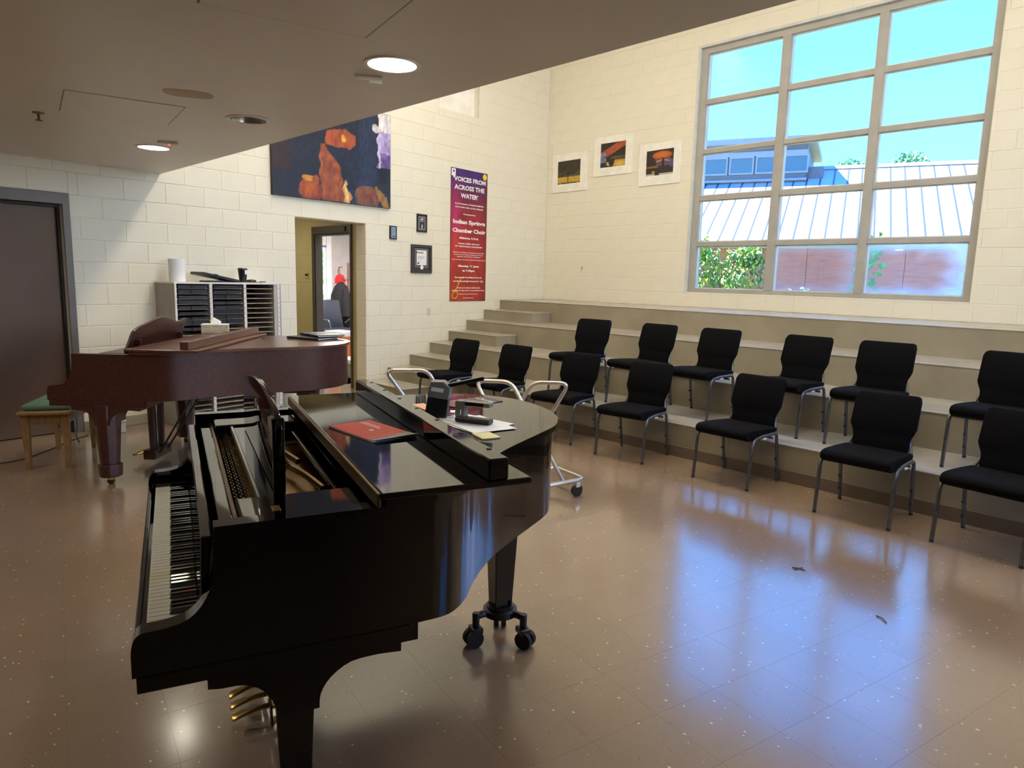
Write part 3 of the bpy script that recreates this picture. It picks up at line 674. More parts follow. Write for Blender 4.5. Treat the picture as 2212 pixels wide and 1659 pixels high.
# ------------------------------------------------------------------ stacking chairs (local -y is the front)
def make_chair():
    t = thing('stacking_chair', '', 'chair')
    # seat: padded slab with a waterfall front
    prof = catmull([(-.235, .383), (-.266, .398), (-.280, .425), (-.268, .450), (-.22, .464), (-.05, .460), (.12, .450), (.20, .445)], 3) + [(.205, .385), (.10, .378), (-.10, .374)]
    MB().prism(prof, -.228, .228, 'x').obj('seat', 'fabric_black', t, smooth=50, bevel=.014, seg=3, bang=60)
    # back: wide pad narrowing to a waist, leaning back
    outl = [(-.186, .43), (-.187, .50), (-.192, .535), (-.206, .565), (-.217, .60), (-.216, .70), (-.215, .79), (-.206, .818), (-.185, .828), (.185, .828), (.206, .818), (.215, .79), (.216, .70), (.217, .60), (.206, .565), (.192, .535), (.187, .50), (.186, .43)]
    def yb(z): return .178 + (z - .43) * .30 + max(0, .56 - z) * .10
    m = MB(); n = len(outl); vs = []
    for d in (0., .042): vs += [(x, yb(z) + d - (.012 if .59 < z < .8 and d == 0. else 0), z) for x, z in outl]
    rows = []
    m.add(vs, [(i, (i + 1) % n, n + (i + 1) % n, n + i) for i in range(n)])
    h = n // 2
    for base in (0, n):
        for i in range(h - 1):
            a, b, c, d = base + i, base + i + 1, base + n - 2 - i, base + n - 1 - i
            m.f.append((a, b, c, d) if base else (d, c, b, a))
    m.obj('backrest', 'fabric_black', t, smooth=50, bevel=.010, seg=2, bang=55)
    r = .0130
    for s in (-1, 1):
        x = s * .242
        L = MB().tube(fillet([(x, -.238, .004), (x, -.205, .385), (x, -.06, .405)], .06, 5), r, 8).obj('leg', 'frame_metal', t, smooth=60)
        MB().frustum((x, -.2385, 0), (x, -.237, .016), .0135, .0135, 8).obj('foot', 'rubber_black', L)
        MB().tube([(x, -.06, .405), (x, .08, .405)], r, 8).obj('side_rail', 'frame_metal', t, smooth=60)
        L = MB().tube(fillet([(x, .232, .004), (x, .165, .405), (x, .08, .405)], .05, 5), r, 8).obj('leg', 'frame_metal', t, smooth=60)
        MB().frustum((x, .2325, 0), (x, .230, .016), .0135, .0135, 8).obj('foot', 'rubber_black', L)
        for z in (.09, .19): MB().frustum((x, .216 - z * .16 , z), (x, .198 - z * .16, z), .009, .007, 8).obj('bumper', 'rubber_black', L)
        MB().tube(fillet([(x * .95, .06, .40), (x * .92, .19, .40), (s * .165, yb(.56) + .052, .56), (s * .165, yb(.80) + .048, .80)], .05, 4), r * .9, 8).obj('back_post', 'frame_metal', t, smooth=60)
    MB().box(-.235, .235, -.15, -.13, .362, .374).obj('cross_rail', 'frame_metal', t); MB().box(-.235, .235, .11, .13, .362, .376).obj('cross_rail', 'frame_metal', t)
    MB().box(.252, .262, -.075, -.025, .383, .394).obj('ganging_clip', 'plastic_white', t, bevel=.002)
    return t
chair0 = make_chair(); CH = list(chair0.children); KIDS[chair0.name] = CH
ORD = ['first', 'second', 'third', 'fourth', 'fifth', 'sixth', 'seventh']
ROW_F = [(2.26, -3.945, 3), (3.11, -3.90, 4), (4.11, -3.905, 9), (4.98, -3.925, 7), (6.00, -3.89, -1.5), (7.03, -3.975, 1.2), (7.80, -4.00, -7)]
ROW_B = [(3.60, -3.12, 8), (4.42, -3.09, -2), (5.15, -3.10, -2), (6.02, -3.11, -4), (6.71, -3.11, 2), (7.59, -3.17, -3)]
first = True
for row, z, words, grp in ((ROW_F, 0., 'on the tiled floor', 'front row of stacking chairs on the floor'), (ROW_B, .3048, 'on the lowest tier', 'second row of stacking chairs on the lowest tier')):
    for i, (x, y, a) in enumerate(row):
        c = chair0 if first else dup(chair0)
        first = False
        c.location = (x, y, z); c.rotation_euler = (0, 0, R_(a))
        c['label'] = 'black stacking chair %s, %s in its row from the stair steps' % (words, ORD[i]); c['group'] = grp

# ------------------------------------------------------------------ chair cart behind the black piano
ct = thing('chair_cart', 'silver tubular chair cart with upright hoops behind the black piano', 'cart', (4.936, -5.39, 0), R_(-9.8))
cm = ct.matrix_basis.inverted() if 0 else Matrix.Rotation(R_(9.8), 4, 'Z') @ Matrix.Translation(-Vector((4.936, -5.39, 0)))
bx, by = .56, .26
MB().tube(fillet([(0, by, .135), (bx, by, .135), (bx, -by, .135), (-.72, -by, .135), (-.72, by, .135), (-.001, by, .135)], .06, 5), .016, 8).obj('base_frame', 'cart_metal', ct, smooth=60)
for x in (-.25, .2): MB().frustum((x, -by, .135), (x, by, .135), .014, .014, 8).obj('cross_tube', 'cart_metal', ct)
def hoop(a0, a1, b1, b0):
    pts = [cm @ Vector(p) for p in (a0, a1, b1, b0)]
    MB().tube(fillet(pts, .075, 6), .016, 8).obj('hoop', 'cart_metal', ct, smooth=60)
hoop((5.28, -5.60, .135), (4.746, -5.628, .80), (4.952, -5.446, .80), (5.47, -5.40, .135))
hoop((4.74, -5.50, .135), (5.059, -5.329, .80), (5.251, -5.124, .80), (4.93, -5.29, .135))
cw_ = Matrix.Translation(Vector((4.936, -5.39, 0))) @ Matrix.Rotation(R_(-9.8), 4, 'Z')
hoop(cw_ @ Vector((-.72, -.24, .135)), (3.897, -5.881, .80), (4.087, -5.583, .80), cw_ @ Vector((-.72, -.02, .135)))
for x in (-.68, .52):
    for y in (-.22, .22):
        MB().box(x - .018, x + .018, y - .02, y + .02, .07, .125).obj('caster_fork', 'cart_metal', ct, bevel=.004)
        MB().frustum((x - .013, y, .045), (x + .013, y, .045), .045, .045, 18).obj('wheel', 'rubber_black', ct, smooth=40)

# ------------------------------------------------------------------ oak piano bench with a green cushion
bn = thing('piano_bench', 'small oak piano bench beside the brown door', 'bench', (2.07, -7.845, 0), R_(-28))
# front edge measured from the two near feet; local x along the long side
MB().box(-.39, .39, -.18, .18, .435, .460).obj('seat_board', 'oak', bn, bevel=.006)
for s in (-1, 1):
    MB().box(-.33, .33, *sorted((s * .138, s * .152)), .355, .435).obj('apron', 'oak', bn); MB().box(*sorted((s * .33, s * .345)), -.138, .138, .355, .435).obj('apron', 'oak', bn)
    for u in (-1, 1): MB().frustum((s * .33, u * .138, 0), (s * .33, u * .138, .435), .024, .038, 4, math.pi / 4).obj('leg', 'oak', bn, bevel=.002)
cu = thing('seat_cushion', 'faded green tie-on cushion lying on the oak bench', 'cushion', (2.07, -7.845, .4605), R_(-28))
MB().box(-.33, .33, -.165, .165, 0, .048).obj('pad', 'cushion_green', cu, smooth=50, bevel=.02, seg=3)
for (x, y, dx) in ((.31, .16, .03), (-.31, .16, -.02), (-.30, -.16, .03)):
    tt = MB(); tt.tube(catmull([(x, y, .012), (x + dx, y + .045, .004), (x + dx, y + .055, -.08), (x + dx * 1.6, y + .05, -.19), (x + dx * .6, y + .06, -.26)], 3), .008, 5); tt.obj('tie', 'cushion_tie', cu, smooth=60)

# ------------------------------------------------------------------ music folder cabinet (local x = -distance from the corner)
cb = thing('folder_cabinet', 'grey pigeonhole cabinet for choir folders against the block wall', 'cabinet', Apos(6.83, 0, .01), ARZ)
CW, CDp, CHt = 1.20, .39, 1.455
MB().box(0, .018, -CDp, 0, .0, CHt - .018).obj('side_panel', 'cabinet_side', cb); MB().box(CW - .018, CW, -CDp, 0, .0, CHt - .018).obj('side_panel', 'cabinet_side', cb)
MB().box(-.004, CW + .004, -CDp - .004, 0, CHt - .018, CHt).obj('top_panel', 'cabinet_edge', cb, bevel=.002)
MB().box(.018, CW - .018, -.012, 0, .0, CHt - .018).obj('back_panel', 'cabinet_dark', cb); MB().box(.018, CW - .018, -CDp, -.012, .06, .08).obj('bottom_panel', 'cabinet_edge', cb); MB().box(.018, CW - .018, -CDp + .03, -CDp + .045, 0, .06).obj('plinth', 'cabinet_edge', cb)
MB().box(0, .020, -CDp - .006, -CDp, .0, CHt - .018).obj('front_stile', 'cabinet_edge', cb)
COLS = [(.020, .350), (.392, .735), (.775, 1.10)]
for a, b in ((.350, .392), (.735, .775), (1.10, 1.182)):
    dv = MB().box(a + .012, b - (.012 if b < 1.1 else .03), -CDp, -.012, .08, CHt - .018).obj('divider', 'laminate_grey', cb)
    ml = MB().box(b - .030, b, -CDp - .006, -CDp + .004, .08, CHt - .018).obj('label_rail', 'cabinet_edge', cb)
    for k in range(26): MB().box(b - .0301, b + .0001, -CDp - .0065, -CDp - .004, .08 + k * .0525, .0825 + k * .0525).obj('label_gap', 'mat_grey', ml)
shelf_me = {}
for ci, (a, b) in enumerate(COLS):
    me = MB().box(a, b, -CDp + .01, -.012, -.003, .003).mesh('shelf'); me.materials.append(MATS['shelf_wood'])
    for k in range(25): link('shelf', me, None, cb, (0, 0, .13 + k * .0525))
NUM = 'first second third fourth fifth sixth seventh eighth ninth tenth eleventh twelfth thirteenth fourteenth fifteenth sixteenth seventeenth eighteenth nineteenth twentieth twenty-first twenty-second twenty-third twenty-fourth twenty-fifth'.split()
def folder(ci, k, j, thick, dx, tilt=0.):
    a, b = COLS[ci]; w = b - a - .03
    key = round(thick, 3)
    f = thing('choir_folder', 'black choir folder in the %s cabinet column, %s slot from the top' % (('paper-roll end', 'middle', 'doorway end')[ci], NUM[24 - k]), 'folder', cb.matrix_basis @ Vector((a + .012 + dx, 0, .1335 + k * .0525 + j)), ARZ, 'black choir folders in the cabinet slots')
    MB().box(0, w, -CDp + .0 - random.uniform(0, .012), -.06, 0, thick).obj('cover', 'folder_black', f, bevel=.003)
    MB().box(.004, w - .004, -CDp + .03, -.062, thick * .25, thick * .75).obj('pages', 'paper_dull', f)
    if random.random() < .8:
        MB().box(w * .42, w * .50, -CDp - .016, -CDp + .0, -.001, thick + .002).obj('strap', 'rubber_black', f)
cbm = cb.matrix_basis
for ci, ks in ((0, (24, 23, 22, 21, 20, 19, 18, 17, 16, 14, 13, 12, 4, 3, 2)), (1, (24, 23, 22, 21, 20, 19, 18, 17, 15, 14, 5)), (2, ())):
    for k in ks:
        if k >= 25: continue
        folder(ci, k if k < 25 else 24, .0, random.choice((.022, .030, .036, .042)), random.uniform(0, .006))
# things on the cabinet
def on_cab(x, y): return cb.matrix_basis @ Vector((x, y, CHt))
pt = thing('paper_roll', 'upright white roll of paper on the end of the folder cabinet', 'paper roll', on_cab(.13, -.2))
MB().lathe([(.0, 0), (.078, 0), (.078, .228), (.03, .228), (.03, .20), (0, .20)], 28).obj('roll', 'paper', pt, smooth=40)
fd = thing('choir_folder', 'black folder with a strap lying tilted on top of the folder cabinet', 'folder', on_cab(.44, -.20), ARZ)
o = MB().obox((.10, 0, .052), (.42, .26, .028), Matrix.Rotation(R_(11), 3, 'Y')).obj('cover', 'folder_black', fd, bevel=.006)
MB().obox((.04, -.0, .066), (.03, .272, .034), Matrix.Rotation(R_(11), 3, 'Y')).obj('strap', 'rubber_black', fd, bevel=.003); MB().box(-.02, .22, -.11, .11, 0, .014).obj('pages', 'folder_black', fd, bevel=.003)
cup = thing('paper_cup', 'tall black takeaway cup with a white label on the folder cabinet', 'cup', on_cab(.85, -.21), ARZ)
MB().lathe([(0, 0), (.036, 0), (.050, .138), (.0, .138)], 20).obj('cup_body', 'plastic_black', cup, smooth=40); MB().lathe([(.0, 0), (.053, 0), (.053, .008), (.045, .016), (0, .016)], 20, (0, 0, .1385)).obj('cup_lid', 'plastic_black', cup, smooth=40)
MB().box(-.005, .058, -.0565, -.049, .088, .132).obj('cup_label', 'paper', cup)
gl = thing('eyeglass_case', 'dark brown oval case beside the black cup on the cabinet', 'case', on_cab(.955, -.20), ARZ)
MB().lathe([(0, 0), (.05, 0), (.058, .012), (.05, .028), (.02, .034), (0, .034)], 18).obj('case_shell', 'picture_walnut', gl, smooth=50); MB().box(.06, .12, -.02, .02, 0, .006).obj('case_strap', 'picture_walnut', gl, bevel=.002)
pn = thing('pen', 'short dark pen lying at the end of the cabinet top', 'pen', on_cab(1.11, -.2), ARZ); MB().frustum((-.05, 0, .008), (.03, .01, .008), .005, .005, 8).obj('barrel', 'plastic_black', pn); MB().frustum((-.06, -.002, .008), (-.05, 0, .008), .002, .005, 8).obj('pen_tip', 'steel', pn)
# steel waste bin behind the brown piano's tail, beside the cabinet
bi = thing('waste_bin', 'plain beige cylindrical bin at the end of the folder cabinet', 'bin', Apos(5.42, 0, .22))
MB().lathe([(0, 0), (.125, 0), (.14, .50), (.13, .50), (.12, .02), (0, .02)], 26).obj('bin_wall', 'plate_beige', bi, smooth=40)
ws = thing('storage_crate', 'small white crate on the floor behind the brown piano', 'crate', Apos(7.42, 0, .20), ARZ)
MB().box(-.11, .11, -.10, .10, 0, .10).obj('crate_body', 'laminate_grey', ws, bevel=.01); MB().box(-.115, .115, -.105, .105, .10, .135).obj('crate_lid', 'plastic_white', ws, bevel=.012)
cv = tag(MB().tube(catmull([(1.9, -8.6, .006), (2.0, -8.2, .006), (1.75, -7.9, .006), (1.5, -7.7, .006), (1.32, -7.5, .006)], 5), .004, 6).obj('floor_cable', 'rubber_black', smooth=60), 'thin black cable lying on the floor by the brown door', 'cable')

# ------------------------------------------------------------------ fittings on the soffit
for i, (cx, cy) in enumerate(CANS):
    lab = ('lit recessed downlight in the soffit beside the white sensor', 'unlit recessed downlight in the soffit showing its bare lamp', 'lit recessed downlight in the soffit beside the red alarm light')[i]
    t = thing('downlight', lab, 'downlight', (cx, cy, SOFZ), 0, 'recessed downlights in the soffit')
    MB().lathe([(.111, .004), (.111, -.004), (.130, -.006), (.130, .001)], 32, cap=False).obj('trim_ring', 'plastic_white', t, smooth=40)
    vs = []; n = 32
    cone = MB()
    for (r, z) in ((.111, 0), (.10, .06), (.075, .135)):
        for k in range(n): a = 2 * math.pi * k / n; vs.append((r * math.cos(a), r * math.sin(a), z))
    cone.add(vs, [(j * n + k, j * n + (k + 1) % n, j * n + n + (k + 1) % n, j * n + n + k) for j in range(2) for k in range(n)])
    cone.obj('reflector', 'lamp_reflector', t, smooth=60)
    if i == 1:
        MB().lathe([(0, 0), (.075, 0), (.075, .004), (0, .004)], 24, (0, 0, .134)).obj('back_plate', 'mat_grey', t)
        for a in range(3): MB().frustum((.045 * math.cos(a * 2.1), .045 * math.sin(a * 2.1), .134), (.035 * math.cos(a * 2.1), .035 * math.sin(a * 2.1), .03), .011, .011, 8).obj('lamp_tube', 'plastic_white', t, smooth=50)
        MB().frustum((0, 0, .134), (0, 0, .05), .022, .018, 10).obj('socket', 'plastic_grey', t)
    else:
        MB().lathe([(0, 0), (.085, 0), (.085, .003), (0, .003)], 28, (0, 0, .095)).obj('lens', 'lamp_glow', t)
        light('downlight_lamp', 'AREA', (cx, cy, SOFZ + .09), 3.5, (1, .94, .78), shape='DISK', size=.17)
for (cx, cy) in ((2.6, -9.6), (4.25, -9.6), (5.9, -9.6)):  # unseen rear downlights added to brighten the space under the soffit
    t = thing('downlight', 'unseen surface downlight added on the soffit at the back of the room', 'downlight', (cx, cy, SOFZ), 0, 'unseen downlights added at the back of the soffit')
    MB().lathe([(.10, -.03), (.13, -.03), (.13, 0)], 28, cap=False).obj('trim_ring', 'plastic_white', t, smooth=40); MB().lathe([(0, 0), (.10, 0), (.10, .003), (0, .003)], 24, (0, 0, -.028)).obj('lens', 'lamp_glow', t)
    light('downlight_lamp', 'AREA', (cx, cy, SOFZ - .032), 7, (1, .92, .76), shape='DISK', size=.18)  # light of the added rear downlight
sn = thing('ceiling_sensor', 'small white sensor box on the soffit beside a lit downlight', 'sensor', (5.645, -7.115, SOFZ), R_(60))
MB().box(-.065, .065, -.025, .025, -.022, 0).obj('housing', 'soffit_paint', sn, bevel=.004); MB().box(.0, .062, -.027, .027, -.034, -.022).obj('lens_cover', 'plastic_white', sn, bevel=.003)
al = thing('alarm_light', 'small soffit alarm strip with a red indicator', 'alarm', (2.955, -7.19, SOFZ), R_(62))
MB().box(-.07, .07, -.02, .02, -.018, 0).obj('housing', 'soffit_paint', al, bevel=.004); MB().frustum((.01, 0, -.018), (.01, 0, -.026), .008, .006, 8).obj('indicator', 'led_red', al)
spk = thing('sprinkler_head', 'dark fire sprinkler hanging from the soffit', 'sprinkler', (3.361, -8.079, SOFZ))
MB().lathe([(0, 0), (.036, 0), (.034, -.006), (.012, -.010), (0, -.010)], 18).obj('escutcheon', 'plastic_grey', spk, smooth=40); MB().frustum((0, 0, -.01), (0, 0, -.045), .009, .006, 8).obj('sprinkler_body', 'dark_brass', spk); MB().lathe([(0, 0), (.020, 0), (.020, -.003), (0, -.003)], 14, (0, 0, -.045)).obj('deflector', 'dark_brass', spk)

# ------------------------------------------------------------------ pictures and notices (local x to the viewer's right, -y out of the wall)
def lerp(a, b, t): t = max(0., min(1., t)); return tuple(x + (y - x) * t for x, y in zip(a, b))
def hashn(u, v, k=1.):
    h = math.sin(u * 127.1 * k + v * 311.7 * k) * 43758.5453; return h - math.floor(h)
def vnoise(u, v):
    iu, iv = math.floor(u), math.floor(v); fu, fv = u - iu, v - iv; fu = fu * fu * (3 - 2 * fu); fv = fv * fv * (3 - 2 * fv)
    a, b, c, d = hashn(iu, iv), hashn(iu + 1, iv), hashn(iu, iv + 1), hashn(iu + 1, iv + 1)
    return (a * (1 - fu) + b * fu) * (1 - fv) + (c * (1 - fu) + d * fu) * fv
def inpoly(p, poly):
    x, y = p; r = False; j = len(poly) - 1
    for i in range(len(poly)):
        (xi, yi), (xj, yj) = poly[i], poly[j]
        if (yi > y) != (yj > y) and x < (xj - xi) * (y - yi) / (yj - yi) + xi: r = not r
        j = i
    return r
def ell(u, v, cx, cy, rx, ry): return ((u - cx) / rx) ** 2 + ((v - cy) / ry) ** 2
def paint(u, v):
    n = vnoise(u * 22, v * 16); uu = u + (vnoise(u * 14, v * 14 + 9) - .5) * .03; vv = v + (vnoise(u * 14 + 5, v * 14) - .5) * .03
    c = (.014, .014, .026)
    if uu < .14 and vv > .25: c = (.035, .012, .010)
    if .70 < uu < .865: c = (.020, .026, .060)
    if vv < .14 and uu > .58: c = (.016, .022, .05)
    if inpoly((uu, vv), [(.364, .56), (.40, .56), (.54, .36), (.565, .0), (.38, .0), (.37, .28)]): c = lerp((.26, .05, .012), (.36, .09, .02), n)
    if ell(uu, vv, .29, .07, .088, .13) < 1: c = lerp((.42, .085, .006), (.24, .04, .006), ell(uu, vv, .27, .10, .088, .13))
    if ell(uu, vv, .275, .205, .055, .028) < 1: c = lerp((.50, .14, .012), (.75, .38, .05), n)
    if ell(uu, vv, .335, .19, .03, .05) < 1: c = (.42, .09, .012)
    if inpoly((uu, vv), [(.555, 0), (.563, .24), (.578, .24), (.60, .15), (.63, .05), (.61, 0)]): c = lerp((.55, .16, .05), (.85, .55, .18), n)
    if inpoly((uu, vv), [(.40, .57), (.62, .545), (.665, .60), (.67, .70), (.60, .74), (.44, .72)]): c = lerp((.50, .11, .012), (.30, .05, .01), n * 1.3)
    if ell(uu, vv, .57, .655, .02, .035) < 1: c = (.75, .42, .03)
    if ell(uu, vv, .775, .085, .115, .125) < 1: c = lerp((.30, .10, .035), (.13, .05, .03), n)
    if ell(uu, vv, .80, .10, .04, .04) < 1: c = (.24, .035, .02)
    for k in range(4):
        x0 = .865 + k * .028; ym = .21 - k * .03
        if abs(uu - (x0 + (ym - vv) * .22)) < .012 and ym - .15 < vv < ym: c = lerp((.42, .22, .03), (.22, .10, .02), n)
    if uu > .885 - .01 * math.sin(vv * 20) and vv > .26:
        if vv > .80: c = (.78, .72, .74)
        elif vv > .58: c = lerp((.34, .24, .55), (.55, .45, .75), n)
        elif vv > .43 - .1 * abs(uu - .94): c = lerp((.10, .05, .22), (.22, .14, .40), n)
        elif uu < .97: c = (.006, .006, .012)
    if ell(uu, vv, .86, .83, .035, .05) < 1: c = (.55, .5, .52)
    k_ = .62 + .6 * vnoise(u * 60 + 3, v * 22) * (.5 + n); c = tuple(x * k_ for x in c)
    if abs(uu - (.905 - .02 * math.sin((vv - .45) * 7))) < .006 and .42 < vv < .80: c = (.62, .55, .70)
    return c
pa = thing('wall_painting', 'large dark unframed painting with orange figures above the doorway', 'painting', Apos(5.462, 2.458, .0), ARZ)
MB().box(0, 1.795, -.040, -.001, 0, 1.2).obj('canvas', 'picture_black', pa); picture('painted_face', .004, 1.791, .004, 1.196, -.0408, 130, 90, paint, pa)

pw, ph = .832, 1.972
def poster_bg(u, v):
    n = vnoise(u * 9, v * 20)
    c = lerp((.30, .028, .012), (.34, .018, .022), v * 2.2)
    c = lerp(c, (.17, .012, .03), (v - .45) * 3.2); c = lerp(c, (.045, .014, .13), (v - .74) * 5)
    if u < .5:
        e = max(0, 1 - abs(u - .13) / .2)
        c = lerp(c, lerp((.60, .05, .02), (.45, .02, .16), (v - .4) * 4), e * (.85 if .33 < v < .9 else .25) * max(0, 1 - abs(v - .6) / .38))
    if u < .5 and v < .3: c = lerp(c, (.42, .07, .01), (.5 - u) * 1.3 * (1 - v / .3))
    if u > .78: c = lerp(c, (.10, .006, .012), (u - .78) * 2.6)
    return tuple(max(0., x * (.95 + .55 * n)) for x in c)
po = thing('concert_poster', 'tall purple and red choir concert poster on the block wall', 'poster', Apos(2.449, 1.202, .0), ARZ)
MB().box(0, pw, -.006, -.001, 0, ph).obj('backing', 'maroon_dark', po); picture('printed_sheet', .002, pw - .002, .002, ph - .002, -.0064, 60, 130, poster_bg, po)
def line(body, t, cap, width, bold=.0):
    o = text('lettering', body, cap / .7, 'lettering_white', po, (pw / 2 + .005, -.0068, ph * (1 - t)), bold=bold)
    w = o.dimensions.x if o.dimensions.x else 1; xs = [v.co.x for v in o.data.vertices]; w = max(xs) - min(xs); o.scale = (width / w, 1, 1); return o
for b, t, cp, wd, bo in (("\u2018VOICES FROM", .078, .064, .745, .003), ("ACROSS THE", .138, .064, .69, .003), ("WATER\u2019", .198, .064, .40, .003), ("A programme of choral delights", .258, .020, .66, .001), ("from both sides of the Atlantic", .283, .020, .64, .001), ("Presented by", .334, .020, .28, .0008),
                         ("Indian Springs", .394, .056, .74, .003), ("Chamber Choir", .459, .056, .76, .003), ("Alabama, U.S.A.", .514, .028, .45, .0012), ("Andrew Gibbs, Director", .556, .019, .50, .001), ("Dr. HyeSook Jung, Accompanist", .577, .019, .62, .001),
                         ("featuring a selection of American and Scottish", .624, .012, .72, .0006), ("choral music by Barber, Copland, Thompson,", .640, .012, .68, .0006), ("Mackay and Vaughan Williams", .656, .012, .54, .0006), ("Come and hear one of the United States' finest choirs", .679, .012, .78, .0006),
                         ("Monday 11 June", .728, .030, .48, .0014), ("at 7.30pm", .763, .030, .28, .0014), ("Broomhill Hyndland Church", .816, .021, .62, .001), ("64-66 Randolph Road G11 7JL", .845, .021, .70, .001), ("Tickets \u00a35 adults/ \u00a32.50 u16s", .896, .016, .55, .0008), ("available on the door or in advance from", .917, .016, .77, .0008),
                         ("indianspringschoirtour@mail.com", .944, .010, .44, .0005), ("www.indiansprings.org", .974, .012, .25, .0005)):
    line(b, t, cp, wd, bo)
lg = MB().box(.012, .098, -.0076, -.0066, ph - .118, ph - .012).obj('crest_panel', 'lettering_white', po); MB().lathe([(0, 0), (.018, 0), (.018, .0004), (0, .0004)], 14).obj('crest_mark', 'purple', lg).location = (.055, -.008, ph - .05); lg.children[0].rotation_euler = (math.pi / 2, 0, 0)
yc = MB().lathe([(0, 0), (.046, 0), (.046, .001), (0, .001)], 24).obj('yellow_seal', 'yellow_ink', po, (pw - .065, -.0066, ph - .06)); yc.rotation_euler = (math.pi / 2, 0, 0)
sw_ = catmull([(.25, .0, .34), (.20, 0, .27), (.15, 0, .19), (.09, 0, .14), (.05, 0, .085), (.06, 0, .045), (.11, 0, .035), (.16, 0, .06), (.17, 0, .11), (.13, 0, .14), (.08, 0, .12)], 5)
MB().tube(sw_, .008, 6).obj('gold_swirl', 'gold_ink', po, (.005, -.0066, .012), smooth=60).scale = (1, .12, 1)

def frame(name, label, cat, s, z, w, h, mt, border, depth=.022):
    t = thing(name, label, cat, Apos(s, z, 0), ARZ)
    MB().prism([(0, 0), (w, 0), (w, h), (0, h)], -depth * .5, -.001, 'y').obj('backing', 'mat_grey', t)
    m = MB(); m.box(0, border, -depth, -.002, 0, h); m.box(w - border, w, -depth, -.002, 0, h); m.box(border, w - border, -depth, -.002, 0, border); m.box(border, w - border, -depth, -.002, h - border, h); m.obj('frame', mt, t, bevel=.002)
    return t
def rule(t, x0, x1, z0, z1, y, wd, m):
    b = MB(); b.box(x0, x1, y - .001, y, z0, z0 + wd); b.box(x0, x1, y - .001, y, z1 - wd, z1); b.box(x0, x0 + wd, y - .001, y, z0, z1); b.box(x1 - wd, x1, y - .001, y, z0, z1); b.obj('inner_rule', m, t)
t = frame('wall_plaque', 'small black plaque with a pale blue face beside the doorway', 'plaque', 3.655, 2.06, .122, .178, 'picture_black', .012)
MB().box(.026, .115, -.0135, -.011, .016, .166).obj('plaque_face', 'plaque_blue', t); MB().box(.05, .095, -.0142, -.0135, .03, .045).obj('plaque_print', 'lettering_dark', t)
t = frame('wall_plaque', 'black award plaque with silver border above the framed certificate', 'plaque', 3.146, 2.19, .195, .252, 'picture_black', .016)
rule(t, .035, .165, .035, .215, -.0115, .009, 'lettering_silver')
MB().prism([(.06, .165), (.075, .19), (.10, .20), (.125, .195), (.14, .178), (.12, .172), (.10, .16)], -.013, -.011, 'y').obj('silver_emblem', 'lettering_silver', t); MB().box(.06, .14, -.0125, -.011, .148, .156).obj('engraved_line', 'lettering_silver', t); MB().prism([(.09, .05), (.11, .05), (.118, .095), (.10, .115), (.088, .09)], -.0125, -.011, 'y').obj('silver_figure', 'lettering_silver', t)
t = frame('framed_certificate', 'white certificate in a wide dark walnut frame on the block wall', 'certificate', 3.255, 1.612, .40, .40, 'picture_walnut', .04, .03)
rule(t, .075, .325, .085, .345, -.0165, .006, 'lettering_silver'); MB().box(.10, .30, -.0185, -.0155, .112, .325).obj('certificate_sheet', 'paper', t)
text('lettering', 'AWARDS', .034, 'lettering_dark', t, (.165, -.0187, .288), bold=.0008)
for zz, w_ in ((.235, .15), (.22, .12), (.205, .14), (.17, .03)): MB().box(.12, .12 + w_, -.0189, -.0185, zz, zz + .003).obj('print_line', 'lettering_dark', t)
MB().box(.115, .15, -.0189, -.0185, .13, .15).obj('print_block', 'lettering_dark', t)
md = MB().lathe([(0, 0), (.030, 0), (.030, .004), (.022, .005), (0, .005)], 20).obj('medallion', 'lettering_white', t, (.205, -.0155, .082), smooth=30); md.rotation_euler = (math.pi / 2, 0, 0)
ot = thing('outlet_plate', 'blank beige outlet plate on the wall by the stair steps', 'outlet', Apos(2.925, 1.0, 0), ARZ)
MB().box(0, .072, -.007, -.0005, 0, .112).obj('plate', 'plate_beige', ot, bevel=.003)
for z in (.02, .092): MB().frustum((.036, -.007, z), (.036, -.0085, z), .004, .004, 8).obj('screw', 'steel', ot)

def print1(u, v):
    n = vnoise(u * 20, v * 20); c = lerp((.05, .04, .018), (.02, .016, .008), n)
    if v < .30: c = lerp((.62, .40, .05), (.45, .26, .02), n)
    if .30 < v < .52: c = lerp((.10, .085, .06), (.05, .04, .03), n)
    if ell(u, v, .55, .45, .28, .045) < 1 or (abs(u - .46) < .02 and v < .4) or (abs(u - .20 - (v - .4) * .1) < .02 and .3 < v < .75): c = (.012, .010, .008)
    if v < .05 and hashn(math.floor(u * 14), 1) > .4: c = (.03, .02, .01)
    return c
def print2(u, v):
    n = vnoise(u * 16, v * 16); c = (.02, .014, .012); d = v - u * .55
    if .28 < d < .62 and v > .45: c = lerp((.45, .10, .02), (.30, .05, .03), n)
    if .18 < d < .22 and v > .4: c = (.02, .012, .01)
    if u < .22 and .2 < v < .6: c = lerp((.05, .07, .18), (.30, .34, .45), vnoise(u * 30, v * 12))
    if v < .28 and u > .5: c = lerp((.70, .42, .07), (.40, .22, .03), ell(u, v, .8, .12, .3, .14) * .8)
    if ell(u, v, .33, .14, .09, .09) < 1: c = (.55, .35, .06)
    if ell(u, v, .44, .22, .12, .16) < 1: c = (.012, .010, .012)
    if u > .4 and .33 < v < .43: c = lerp((.16, .10, .05), (.07, .05, .03), n)
    return c
